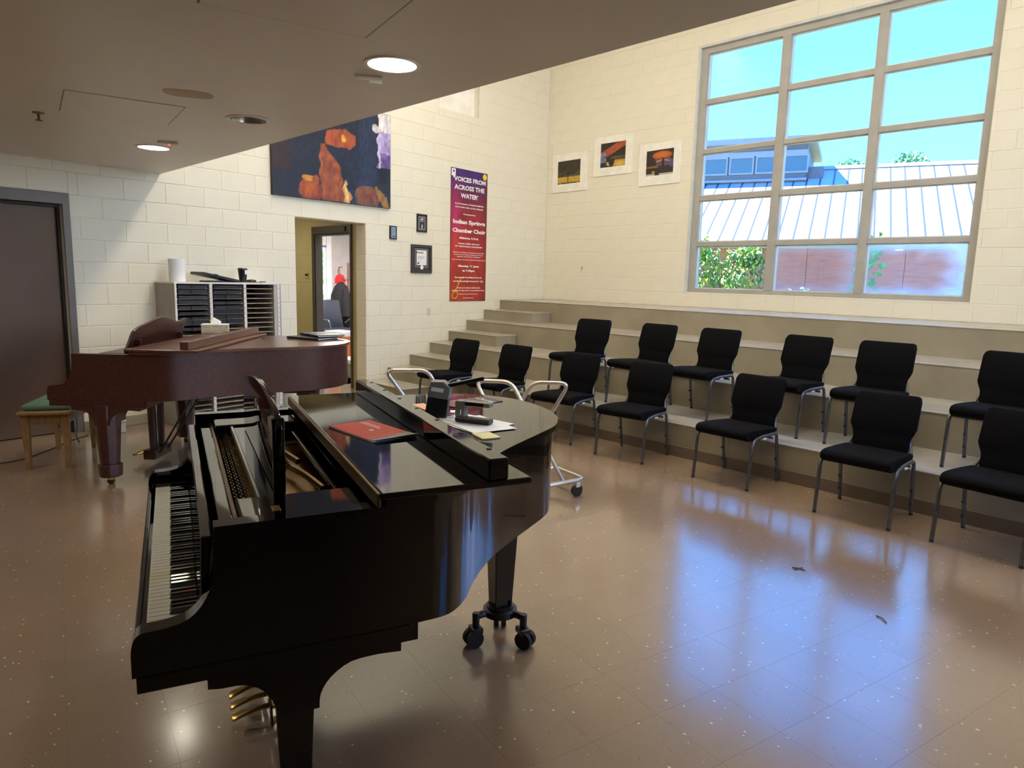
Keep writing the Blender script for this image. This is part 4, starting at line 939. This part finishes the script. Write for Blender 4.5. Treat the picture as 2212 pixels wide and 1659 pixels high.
def print3(u, v):
    n = vnoise(u * 16, v * 16); c = (.022, .014, .012)
    if ell(u, v, .58, .78, .36, .16) < 1: c = lerp((.62, .16, .01), (.35, .07, .01), ell(u, v, .55, .80, .36, .16))
    if ell(u, v, .6, .62, .3, .05) < 1: c = (.20, .05, .02)
    if .36 < u < .88 and .36 < v < .56: c = lerp((.16, .06, .05), (.10, .05, .07), n)
    if abs(v - (.60 - abs(u - .6) * .25)) < .02 and .35 < u < .9: c = (.45, .38, .50)
    if u > .85 and .3 < v < .6: c = (.06, .08, .22)
    if u < .45 and .30 < v < .38: c = (.22, .10, .03)
    if abs(u - .62) < .045 and .25 < v < .66: c = (.012, .01, .012)
    if ell(u, v, .27, .14, .06, .04) < 1: c = (.5, .3, .06)
    if v < .07 and hashn(math.floor(u * 12), 3) > .3: c = (.5, .45, .4)
    return c
for (x0, x1, z0, z1, a0, a1, b0, b1, fn, lab) in ((.15, .915, 3.045, 3.668, .266, .776, 3.178, 3.556, print1, 'white-matted concert print with a yellow stage floor'), (1.06, 1.822, 3.243, 3.857, 1.195, 1.697, 3.371, 3.746, print2, 'white-matted concert print with slanting orange stage lights, hung highest'), (1.968, 2.72, 3.022, 3.636, 2.106, 2.595, 3.160, 3.530, print3, 'white-matted concert print with an orange ceiling and a standing figure')):
    t = thing('matted_print', lab, 'picture', (x0, 0, z0), 0, 'three white-matted prints beside the window')
    w, h, i0, i1, j0, j1 = x1 - x0, z1 - z0, a0 - x0, a1 - x0, b0 - z0, b1 - z0
    m = MB(); m.box(0, i0, -.016, -.001, 0, h); m.box(i1, w, -.016, -.001, 0, h); m.box(i0, i1, -.016, -.001, 0, j0); m.box(i0, i1, -.016, -.001, j1, h); m.obj('mat_board', 'mat_board', t)
    picture('photo_print', i0 + .0005, i1 - .0005, j0 + .0005, j1 - .0005, -.010, 60, 48, fn, t)
    if fn is not print2: t.rotation_euler = (0, R_(-.6), 0)

# ------------------------------------------------------------------ things on the pianos
def on_piano(base, rz, x, y, z): return Vector(base) + Matrix.Rotation(rz, 3, 'Z') @ Vector((x, y, z))
def onB(x, y, z=1.0105): return on_piano(PB_LOC, PB_RZ, x, y, z)
def onR(x, y, z): return on_piano(PR_LOC, PR_RZ, x, y, z)
rb = thing('red_booklet', 'red program booklet lying on the folded lid flap', 'booklet', onB(.065, .705, 1.032), PB_RZ + R_(17))
MB().box(-.15, .15, -.085, .085, 0, .004).obj('pages', 'paper_dull', rb); MB().box(-.151, .12, -.086, .086, .004, .0052).obj('cover', 'booklet_red', rb)
cf = MB().add([(.12, -.086, .0045), (.152, -.075, .0075), (.165, .086, .012), (.13, .087, .006), (.10, .087, .0054), (.10, -.086, .0053)], [(0, 1, 2, 3), (0, 3, 4, 5)]).obj('clear_cover', 'booklet_cover', rb)
for k, (a, b) in enumerate(((-.10, .02), (-.10, .0))): MB().box(-.13 + k * .0, -.02 + k * .02, .045 - k * .014, .050 - k * .014, .0052, .0055).obj('title_line', 'lettering_white', rb)
MB().box(-.01, .012, -.008, .004, .0052, .0056).obj('cover_mark', 'paper', rb)
sk = tag(MB().box(-.045, .045, -.036, .036, 0, .004).obj('sticky_notes', 'sticky', None, onB(.185, 1.093), PB_RZ + R_(2)), 'small yellow sticky note pad on the black piano lid', 'note pad')
wp = thing('paper_sheets', 'loose white sheets under the stapler on the black piano lid', 'paper', onB(-.035, 1.125), PB_RZ + R_(14))
for k, (a, dx, dy) in enumerate(((0, 0, 0), (9, -.02, .02), (-7, .025, .01))):
    o = MB().box(-.14, .14, -.095, .095, 0, .0012).obj('sheet', 'paper', wp, (dx, dy, k * .0013), R_(a))
mr = thing('brochure', 'dark red brochure with white script lying on the black piano lid', 'brochure', onB(-.475, 1.30), PB_RZ + R_(105))
MB().box(-.14, .14, -.07, .07, 0, .003).obj('cover', 'maroon_dark', mr); MB().box(-.14, -.02, -.07, .07, .003, .0034).obj('red_panel', 'maroon', mr)
text('lettering', 'Chorus', .045, 'lettering_white', mr, (.085, -.01, .0034), rot=(0, 0, R_(-90)), depth=.0002); text('lettering', 'Concert Series', .018, 'lettering_white', mr, (-.05, .0, .0038), rot=(0, 0, R_(-90)), depth=.0002)
en = tag(MB().box(-.11, .11, -.03, .03, 0, .0025).obj('envelope', 'peach', None, onB(-.39, 1.07), PB_RZ + R_(6)), 'peach-coloured envelope behind the lid lip of the black piano', 'envelope')
ln = thing('lanyard', 'folded purple lanyard beside the lid lip of the black piano', 'lanyard', onB(.01, .965), PB_RZ)
MB().box(-.07, .07, -.012, .006, 0, .005).obj('strap', 'purple', ln, bevel=.001); MB().box(-.06, .03, -.02, -.013, 0, .006).obj('strap', 'purple', ln, bevel=.001); MB().box(-.03, -.01, -.011, .005, .005, .006).obj('print_mark', 'lettering_white', ln)
# heavy hole punch standing on its end
hp = thing('hole_punch', 'black and grey hole punch standing on end with its lever out', 'hole punch', onB(-.205, 1.045), PB_RZ + R_(60))
MB().prism([(-.048, 0), (.042, 0), (.05, .075), (-.035, .085)], -.03, .03, 'y').obj('base', 'plastic_black', hp, bevel=.004)
tp = MB().prism([(-.036, .086), (.051, .076), (.058, .125), (.03, .150), (-.022, .150)], -.032, .032, 'y').obj('head', 'plastic_grey', hp, bevel=.004)
MB().prism([(-.02, .112), (.03, .106), (.033, .122), (-.017, .128)], -.0335, -.0322, 'y').obj('label_strip', 'paper', hp)
MB().obox((.115, 0, .148), (.155, .03, .016), Matrix.Rotation(R_(-14), 3, 'Y')).obj('lever', 'plastic_black', hp, bevel=.004)
for k in range(3): MB().frustum((.052, -.018 + k * .018, .02), (.075, -.018 + k * .018, .02), .006, .006, 8).obj('punch_pin', 'steel', hp)
# desktop stapler lying open
sp_ = thing('stapler', 'grey and black electric stapler on the loose white sheets', 'stapler', onB(-.03, 1.135, 1.0155), PB_RZ + R_(40))
MB().box(-.075, .075, -.022, .022, 0, .02).obj('base', 'plastic_black', sp_, bevel=.005)
m = MB(); m.box(-.075, -.035, -.020, .020, .02, .085); m.box(-.035, .075, -.020, .020, .066, .085); m.obj('body', 'plastic_grey', sp_, bevel=.004)
MB().box(-.03, .05, -.0208, .0208, .069, .082).obj('paper_slot', 'plastic_black', sp_); MB().frustum((-.052, -.021, .03), (-.052, -.021, .05), .006, .006, 8).obj('latch', 'steel', sp_)
# on the brown piano
tb = thing('tissue_box', 'patterned tissue box on the folded flap of the brown piano', 'tissue box', onR(-.655, .64, 1.0160), PR_RZ + R_(12))
MB().box(-.06, .06, -.11, .11, 0, .082).obj('carton', 'tissue_box', tb, bevel=.003); MB().box(-.062, .062, -.112, .112, .076, .0835).obj('carton_top', 'tissue', tb)
MB().add([(-.02, -.04, .083), (.02, -.04, .083), (.02, .04, .083), (-.02, .04, .083), (-.03, -.05, .115), (.01, -.02, .13), (.03, .03, .12), (-.02, .05, .105), (-.005, -.01, .142)], [(0, 1, 5, 4), (1, 2, 6, 5), (2, 3, 7, 6), (3, 0, 4, 7), (4, 5, 8), (5, 6, 8), (6, 7, 8), (7, 4, 8)]).obj('tissue_sheet', 'tissue', tb, smooth=60)
for k, (x, y, a) in enumerate(((-.56, 1.53, 62), (-.63, 1.60, 40))):
    f = thing('choir_folder', ('black choir folder lying on the tail of the brown piano', 'second black folder stacked crooked on the brown piano')[k], 'folder', onR(x, y, .9955 + k * .022), PR_RZ + R_(a), None)
    MB().box(-.18, .18, -.13, .13, 0, .020).obj('cover', 'folder_black', f, bevel=.004); MB().box(-.176, .181, -.126, .131, .006, .013).obj('pages', 'paper_dull', f); MB().box(-.02, .0, -.134, .134, -.0, .0215).obj('strap', 'rubber_black', f)
cl_ = tag(MB().tube(catmull([(-.035, 0, .006), (-.01, .004, .014), (.02, 0, .006), (.035, -.006, .006)], 4), .006, 6).obj('black_clip', 'plastic_black', None, onR(-.432, 1.141, .9955), PR_RZ, smooth=60), 'small black clip lying on the brown piano lid', 'clip')

# ------------------------------------------------------------------ office furniture seen through the doorway
cr = thing('coat_rack', 'dark wooden coat rack with curled hooks in the office', 'coat rack', (-4.02, -1.58, 0))
MB().lathe([(0, 0), (.03, 0), (.026, .5), (.022, 1.2), (.03, 1.24), (.022, 1.3), (.022, 1.74), (.035, 1.77), (.02, 1.80), (0, 1.80)], 12).obj('post', 'rack_wood', cr, smooth=50)
for k in range(4):
    a = R_(20 + 90 * k); c, s = math.cos(a), math.sin(a)
    MB().tube([(c * r, s * r, z) for r, z in catmull([(.02, 1.46), (.12, 1.45), (.22, 1.50), (.27, 1.60), (.24, 1.70), (.20, 1.70)], 4)], .012, 6).obj('hook', 'rack_wood', cr, smooth=60)
    MB().tube([(c * r, s * r, z) for r, z in catmull([(.02, .25), (.15, .20), (.28, .03), (.33, .0125)], 3)], .015, 6).obj('foot', 'rack_wood', cr, smooth=60)
cp = thing('baseball_cap', 'bright red cap hanging from the coat rack', 'cap', (-4.22, -1.66, 1.40), R_(30))
MB().lathe([(.10, -.02), (.11, .02), (.10, .09), (.07, .14), (.03, .165), (0, .168)], 16).obj('crown', 'cap_red', cp, smooth=50); MB().prism([(.10 * math.cos(R_(a)), -.03 + .10 * math.sin(R_(a))) for a in (0, -30, -60, -90, -120, -150, -180)] + [(-.09, -.06), (-.05, -.20), (.05, -.20), (.09, -.06)][:0] + [(-.075, -.14), (0, -.185), (.075, -.14)][::1], -.03, -.02).obj('brim', 'cap_red', cp)
ca = thing('hanging_coat', 'long black coat hanging on the coat rack', 'coat', (-3.98, -1.72, 0))
MB().lathe([(.16, .45), (.21, .60), (.22, .9), (.20, 1.15), (.13, 1.32), (.05, 1.40), (0, 1.41)], 14, (-.10, 0, 0)).obj('coat_body', 'coat_black', ca, smooth=60); MB().frustum((.10, -.02, 1.27), (.20, -.05, .72), .06, .085, 10).obj('sleeve', 'coat_black', ca, smooth=60)
oc = thing('office_chair', 'high-backed dark blue office chair beside the bright window', 'chair', (-3.30, -2.22, 0), R_(90))
MB().box(-.25, .25, -.25, .25, .44, .54).obj('seat', 'chair_leather', oc, smooth=50, bevel=.04, seg=3)
o = MB().box(-.24, .24, .0, .10, 0, .60).obj('backrest', 'chair_leather', oc, (0, .21, .50), smooth=50, bevel=.045, seg=3); o.rotation_euler = (R_(-16), 0, 0)
for s in (-1, 1): MB().tube(fillet([(s * .26, .20, .62), (s * .30, .10, .70), (s * .30, -.16, .70), (s * .27, -.20, .50)], .05), .018, 8).obj('armrest', 'frame_metal', oc, smooth=60)
MB().frustum((0, 0, .09), (0, 0, .44), .03, .03, 10).obj('gas_post', 'plastic_black', oc)
for k in range(5):
    a = R_(72 * k); lg_ = MB().tube([(0, 0, .10), (.28 * math.cos(a), .28 * math.sin(a), .07)], .02, 6).obj('base_leg', 'plastic_black', oc); MB().frustum((.28 * math.cos(a), .28 * math.sin(a) - .015, .03), (.28 * math.cos(a), .28 * math.sin(a) + .015, .03), .03, .03, 10).obj('wheel', 'rubber_black', lg_)
dk_ = thing('office_desk', 'white office desk at the edge of the doorway view', 'desk', (-2.65, -1.75, 0))
MB().box(-.42, .55, -.35, .35, .86, .89).obj('desk_top', 'office_white', dk_, bevel=.004); MB().box(-.38, -.34, -.32, .32, 0, .86).obj('leg', 'frame_metal', dk_); MB().box(.48, .52, -.32, .32, 0, .86).obj('leg', 'frame_metal', dk_)
ob = thing('file_box', 'orange file box with a white lid on the office floor', 'box', (-1.35, -3.28, 0), R_(10))
MB().box(-.20, .20, -.15, .15, 0, .58).obj('box_body', 'orange_print', ob, bevel=.004); MB().box(-.23, .23, -.17, .17, .58, .66).obj('box_lid', 'office_white', ob, bevel=.02)
ol_ = thing('storage_tub', 'low white lidded tub on the office floor', 'tub', (-.62, -3.42, 0))
MB().box(-.25, .25, -.17, .17, 0, .20).obj('tub_body', 'laminate_grey', ol_, bevel=.01); MB().box(-.27, .27, -.19, .19, .20, .30).obj('tub_lid', 'office_white', ol_, bevel=.03, seg=3)
rf = thing('framed_picture', 'red picture in a dark frame on the office wall', 'picture', (-4.66, -.952, 1.98))
MB().box(0, .5, -.02, 0, 0, .42).obj('frame', 'picture_walnut', rf); MB().box(.03, .47, -.023, -.02, .03, .39).obj('print', 'booklet_red', rf)
of = thing('ceiling_fill_light', 'unseen rectangular lamp added on the office ceiling', 'fill light', (-2.6, -2.5, 2.7)); MB().box(-.6, .6, -.3, .3, -.06, 0).obj('housing', 'plastic_white', of); MB().box(-.56, .56, -.26, .26, -.07, -.06).obj('diffuser', 'fill_glow', of)  # unseen fitting for the added office light

# ------------------------------------------------------------------ outside
struct(MB().box(-60, 60, .30, 90, .8, 1.0).obj('ground_garden', 'ground_grass')); struct(MB().box(XR + .3, 60, -40, .29, -.3, -.1).obj('ground_bounce', 'concrete_tread')); struct(MB().box(-60, -5.3, -40, .29, -.3, -.1).obj('ground_side', 'ground_grass'))  # plaza ground is unseen, added to bounce sunlight through the added side window
BRZ = math.atan2(.361, .933); bd = thing('building', 'neighbouring building with a white standing-seam metal roof outside the window', 'building', (-.015, 10.562, 0), BRZ)
SL = .5124; X0, X1 = -24, 25; rise = 5.28
deck = MB().prism([(-.05, 2.74), (rise, 2.74 + rise * SL), (rise, 2.6 + rise * SL), (.0, 2.60)], X0 * .4064, X1 * .4064, 'x').obj('roof', 'exterior_trim', bd)
ang = math.atan(SL); LN = (rise + .08) / math.cos(ang)
pm = MB(); pm.box(.022, .3844, 0, LN, 0, .02); pme = pm.mesh('roof_panel'); sme = MB().box(-.021, .021, 0, LN, 0, .034).mesh('roof_seam'); sme.materials.append(MATS['seam_shade']); pme.materials.append(MATS['roof_metal'])
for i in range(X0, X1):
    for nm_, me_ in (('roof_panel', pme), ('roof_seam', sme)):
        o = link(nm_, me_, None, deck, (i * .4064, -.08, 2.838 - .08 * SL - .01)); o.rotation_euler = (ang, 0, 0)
rc_ = MB().box(X0 * .4064, X1 * .4064, -.26, .02, .0, .03).obj('ridge_cap', 'roof_metal', deck, (0, rise, 2.872 + rise * SL)); rc_.rotation_euler = (ang, 0, 0)
MB().box(X0 * .4064, X1 * .4064, -.16, -.06, 2.66, 2.77).obj('gutter', 'exterior_trim', bd)
for i in range(-6, 7): MB().box(i * 1.22 + .008, i * 1.22 + 1.212, .22, .26, .9, 2.66).obj('wall_panel', 'redwood', bd)
MB().box(-8, 9.2, .26, 5.2, .9, 2.74).obj('wall', 'redwood', bd)
MB().box(-8, 8, .10, .22, .9, 1.36).obj('kerb', 'exterior_trim', bd)
hb = thing('building', 'unseen pale building added across the side yard to bounce sunlight', 'building', (24, -6, 0)); MB().box(0, 6, -12, 12, -.1, 7).obj('wall', 'office_white', hb); MB().box(-.3, 6.3, -12.3, 12.3, 7, 7.3).obj('roof', 'roof_metal', hb)  # unseen building added, its sunlit wall lights the room from the side
# clerestory box riding on the roof
cy0, cz0 = 4.17, 4.85
c1 = MB().box(-7.5, -.46, cy0, 8.2, cz0, 6.22).obj('clerestory', 'clapboard_blue', bd)
MB().box(-7.9, -.18, cy0 - .32, 8.4, 6.22, 6.40).obj('clerestory_roof', 'exterior_trim', bd)
MB().box(-7.55, -.42, cy0 - .10, cy0, cz0 + .16, cz0 + .24).obj('clerestory_sill', 'exterior_trim', bd); MB().box(-7.5, -.44, cy0 - .05, cy0, 5.86, 6.0).obj('clerestory_frieze', 'exterior_trim', c1)
for k in range(6):
    a = -1.20 - k * .86; w = MB(); w.box(a, a + .05, cy0 - .05, cy0 - .001, 5.26, 5.86); w.box(a + .75, a + .80, cy0 - .05, cy0 - .001, 5.26, 5.86); w.box(a + .05, a + .75, cy0 - .05, cy0 - .001, 5.26, 5.32); w.box(a + .05, a + .75, cy0 - .05, cy0 - .001, 5.80, 5.86)
    wf = w.obj('clerestory_window', 'exterior_trim', c1)
    MB().box(a + .05, a + .75, cy0 - .02, cy0 - .002, 5.32, 5.80).obj('pane', 'dark_pane', wf)
MB().box(-.46, .06, cy0 + .2, cy0 + 1.1, 4.9, 5.46).obj('roof_step', 'clapboard_blue', bd)

def leaves(cloud, size, n, seed, up=.3):
    rnd = random.Random(seed); m = MB()
    for _ in range(n):
        p = cloud(rnd); d = Vector((rnd.uniform(-1, 1), rnd.uniform(-1, .6), rnd.uniform(-.4, 1))).normalized(); a = Vector((0, 0, 1)) if abs(d.z) < .8 else Vector((1, 0, 0))
        u = d.cross(a).normalized(); w = d.cross(u); s = size * rnd.uniform(.6, 1.3)
        m.add([p, p + u * s * .35 + w * s * .45 + d * s * .08, p + w * s, p - u * s * .35 + w * s * .45 + d * s * .08], [(0, 1, 2), (0, 2, 3)])
    return m
def ball(c, r): 
    def f(rnd):
        while 1:
            v = Vector((rnd.uniform(-1, 1), rnd.uniform(-1, 1), rnd.uniform(-1, 1)))
            if .25 < v.length < 1: return Vector((c[0] + v.x * r[0], c[1] + v.y * r[1], c[2] + v.z * r[2]))
    return f
def shrub(name, label, cat, loc, blobs, size, n, seed, h):
    t = thing(name, label, cat, loc)
    tag(None or leaves(lambda r: ball(*r.choice(blobs))(r), size, n, seed).obj('foliage', 'leaf_dark', t), None, None, kind='stuff')
    tag(leaves(lambda r: ball(*r.choice(blobs))(r), size, n // 2, seed + 1).obj('new_growth', 'leaf_light', t), None, None, kind='stuff')
    for k in range(4):
        a = k * 1.7; MB().tube([(.05 * math.cos(a), .05 * math.sin(a), 0), (.14 * math.cos(a), .12 * math.sin(a), h * .5), (.25 * math.cos(a), .2 * math.sin(a), h * .85)], [.02, .015, .008], 6).obj('stem', 'bark', t)
    return t
shrub('garden_shrub', 'leafy yellow-green shrub close outside the window', 'shrub', (2.05, 2.5, 1.0), [((-.45, 0, .85), (.42, .4, .62)), ((.0, .05, .70), (.5, .4, .55)), ((.42, 0, .75), (.38, .35, .55)), ((-.55, .05, 1.2), (.25, .25, .25)), ((.55, 0, 1.05), (.22, .25, .22))], .085, 1500, 3, 1.2)
shrub('garden_shrub', 'tiny bright plant at the foot of the red-brown wall', 'shrub', (3.35, 2.6, 1.0), [((0, 0, .35), (.25, .2, .16)), ((.2, 0, .42), (.14, .12, .14))], .08, 90, 9, .35)
for k, (x, y, z, r, lab) in enumerate(((-7.5, 32, 7.95, 1.15, 'low tree crown showing over the metal roof ridge'), (-4.45, 32, 7.95, 1.2, 'rounder tree crown showing over the metal roof ridge'))):
    t = thing('garden_tree', lab, 'tree', (x, y, 1.0), 0, 'trees behind the neighbouring roof')
    tag(leaves(ball((0, 0, z - 1 - .35), (r, r, r * .9)), .22, 900, 20 + k).obj('crown', 'leaf_dark', t), None, None, kind='stuff'); MB().frustum((0, 0, 0), (0, 0, z - 1.2), .25, .1, 8).obj('trunk', 'bark', t)
hd = thing('garden_tree', 'green tree outside the office window', 'tree', (-8.2, -1.2, -.1))
tag(leaves(ball((0, 0, 2.0), (1.3, 1.6, 1.5)), .16, 1300, 31).obj('crown', 'leaf_light', hd), None, None, kind='stuff'); MB().frustum((0, 0, 0), (0, 0, 1.8), .12, .07, 8).obj('trunk', 'bark', hd)
# vine trailing down outside the second mullion
vn = thing('vine', 'trailing vine with broad green leaves outside the window mullion', 'vine', (5.25, .5, 0))
MB().tube(catmull([(-.02, .10, 6.5), (-.04, .05, 4.8), (-.03, .02, 3.4), (-.02, .0, 2.6), (.0, 0, 2.1), (-.03, .0, 1.8), (.02, 0, 1.52)], 4), .007, 6).obj('vine_stem', 'bark', vn, smooth=60)
lf = [(0, 0), (.035, -.012), (.05, .012), (.034, .03), (.045, .06), (.018, .055), (0, .095), (-.018, .055), (-.045, .06), (-.034, .03), (-.05, .012), (-.035, -.012)]
lm = MB(); n = len(lf); lm.add([(x, .012 * (abs(x) / .05), -z) for x, z in lf] + [(0, -.006, -.03), ] + [(x, .012 * (abs(x) / .05) + .0015, -z) for x, z in lf], [(i, (i + 1) % n, n) for i in range(n)] + [tuple(range(2 * n, n, -1))])
lme = lm.mesh('leaf'); lme.materials.append(MATS['vine_leaf'])
rnd = random.Random(5)
for k in range(46):
    sd = rnd.choice((-1, 1)); o = link('leaf', lme, None, vn, (sd * rnd.uniform(.01, .17), rnd.uniform(-.06, .06), 2.24 - .0165 * k + rnd.uniform(-.03, .03)))
    o.rotation_euler = (rnd.uniform(-.5, .5), rnd.uniform(-.7, .7), rnd.uniform(-.6, .6)); q = rnd.uniform(.6, 1.05); o.scale = (q, q, q)

# ------------------------------------------------------------------ litter on the floor
for (x, y, a, lab) in ((7.169, -5.291, 20, 'small dark twig crossed on the shiny floor'), (7.702, -5.567, -30, 'tiny dark scrap on the shiny floor')):
    m = MB(); m.tube([(-.035, 0, .004), (0, .006, .006), (.035, -.004, .004)], .003, 5)
    if a > 0: m.tube([(-.02, -.018, .004), (.02, .02, .007)], .003, 5)
    tag(m.obj('floor_twig', 'bark', None, (x, y, 0), R_(a)), lab, 'debris')
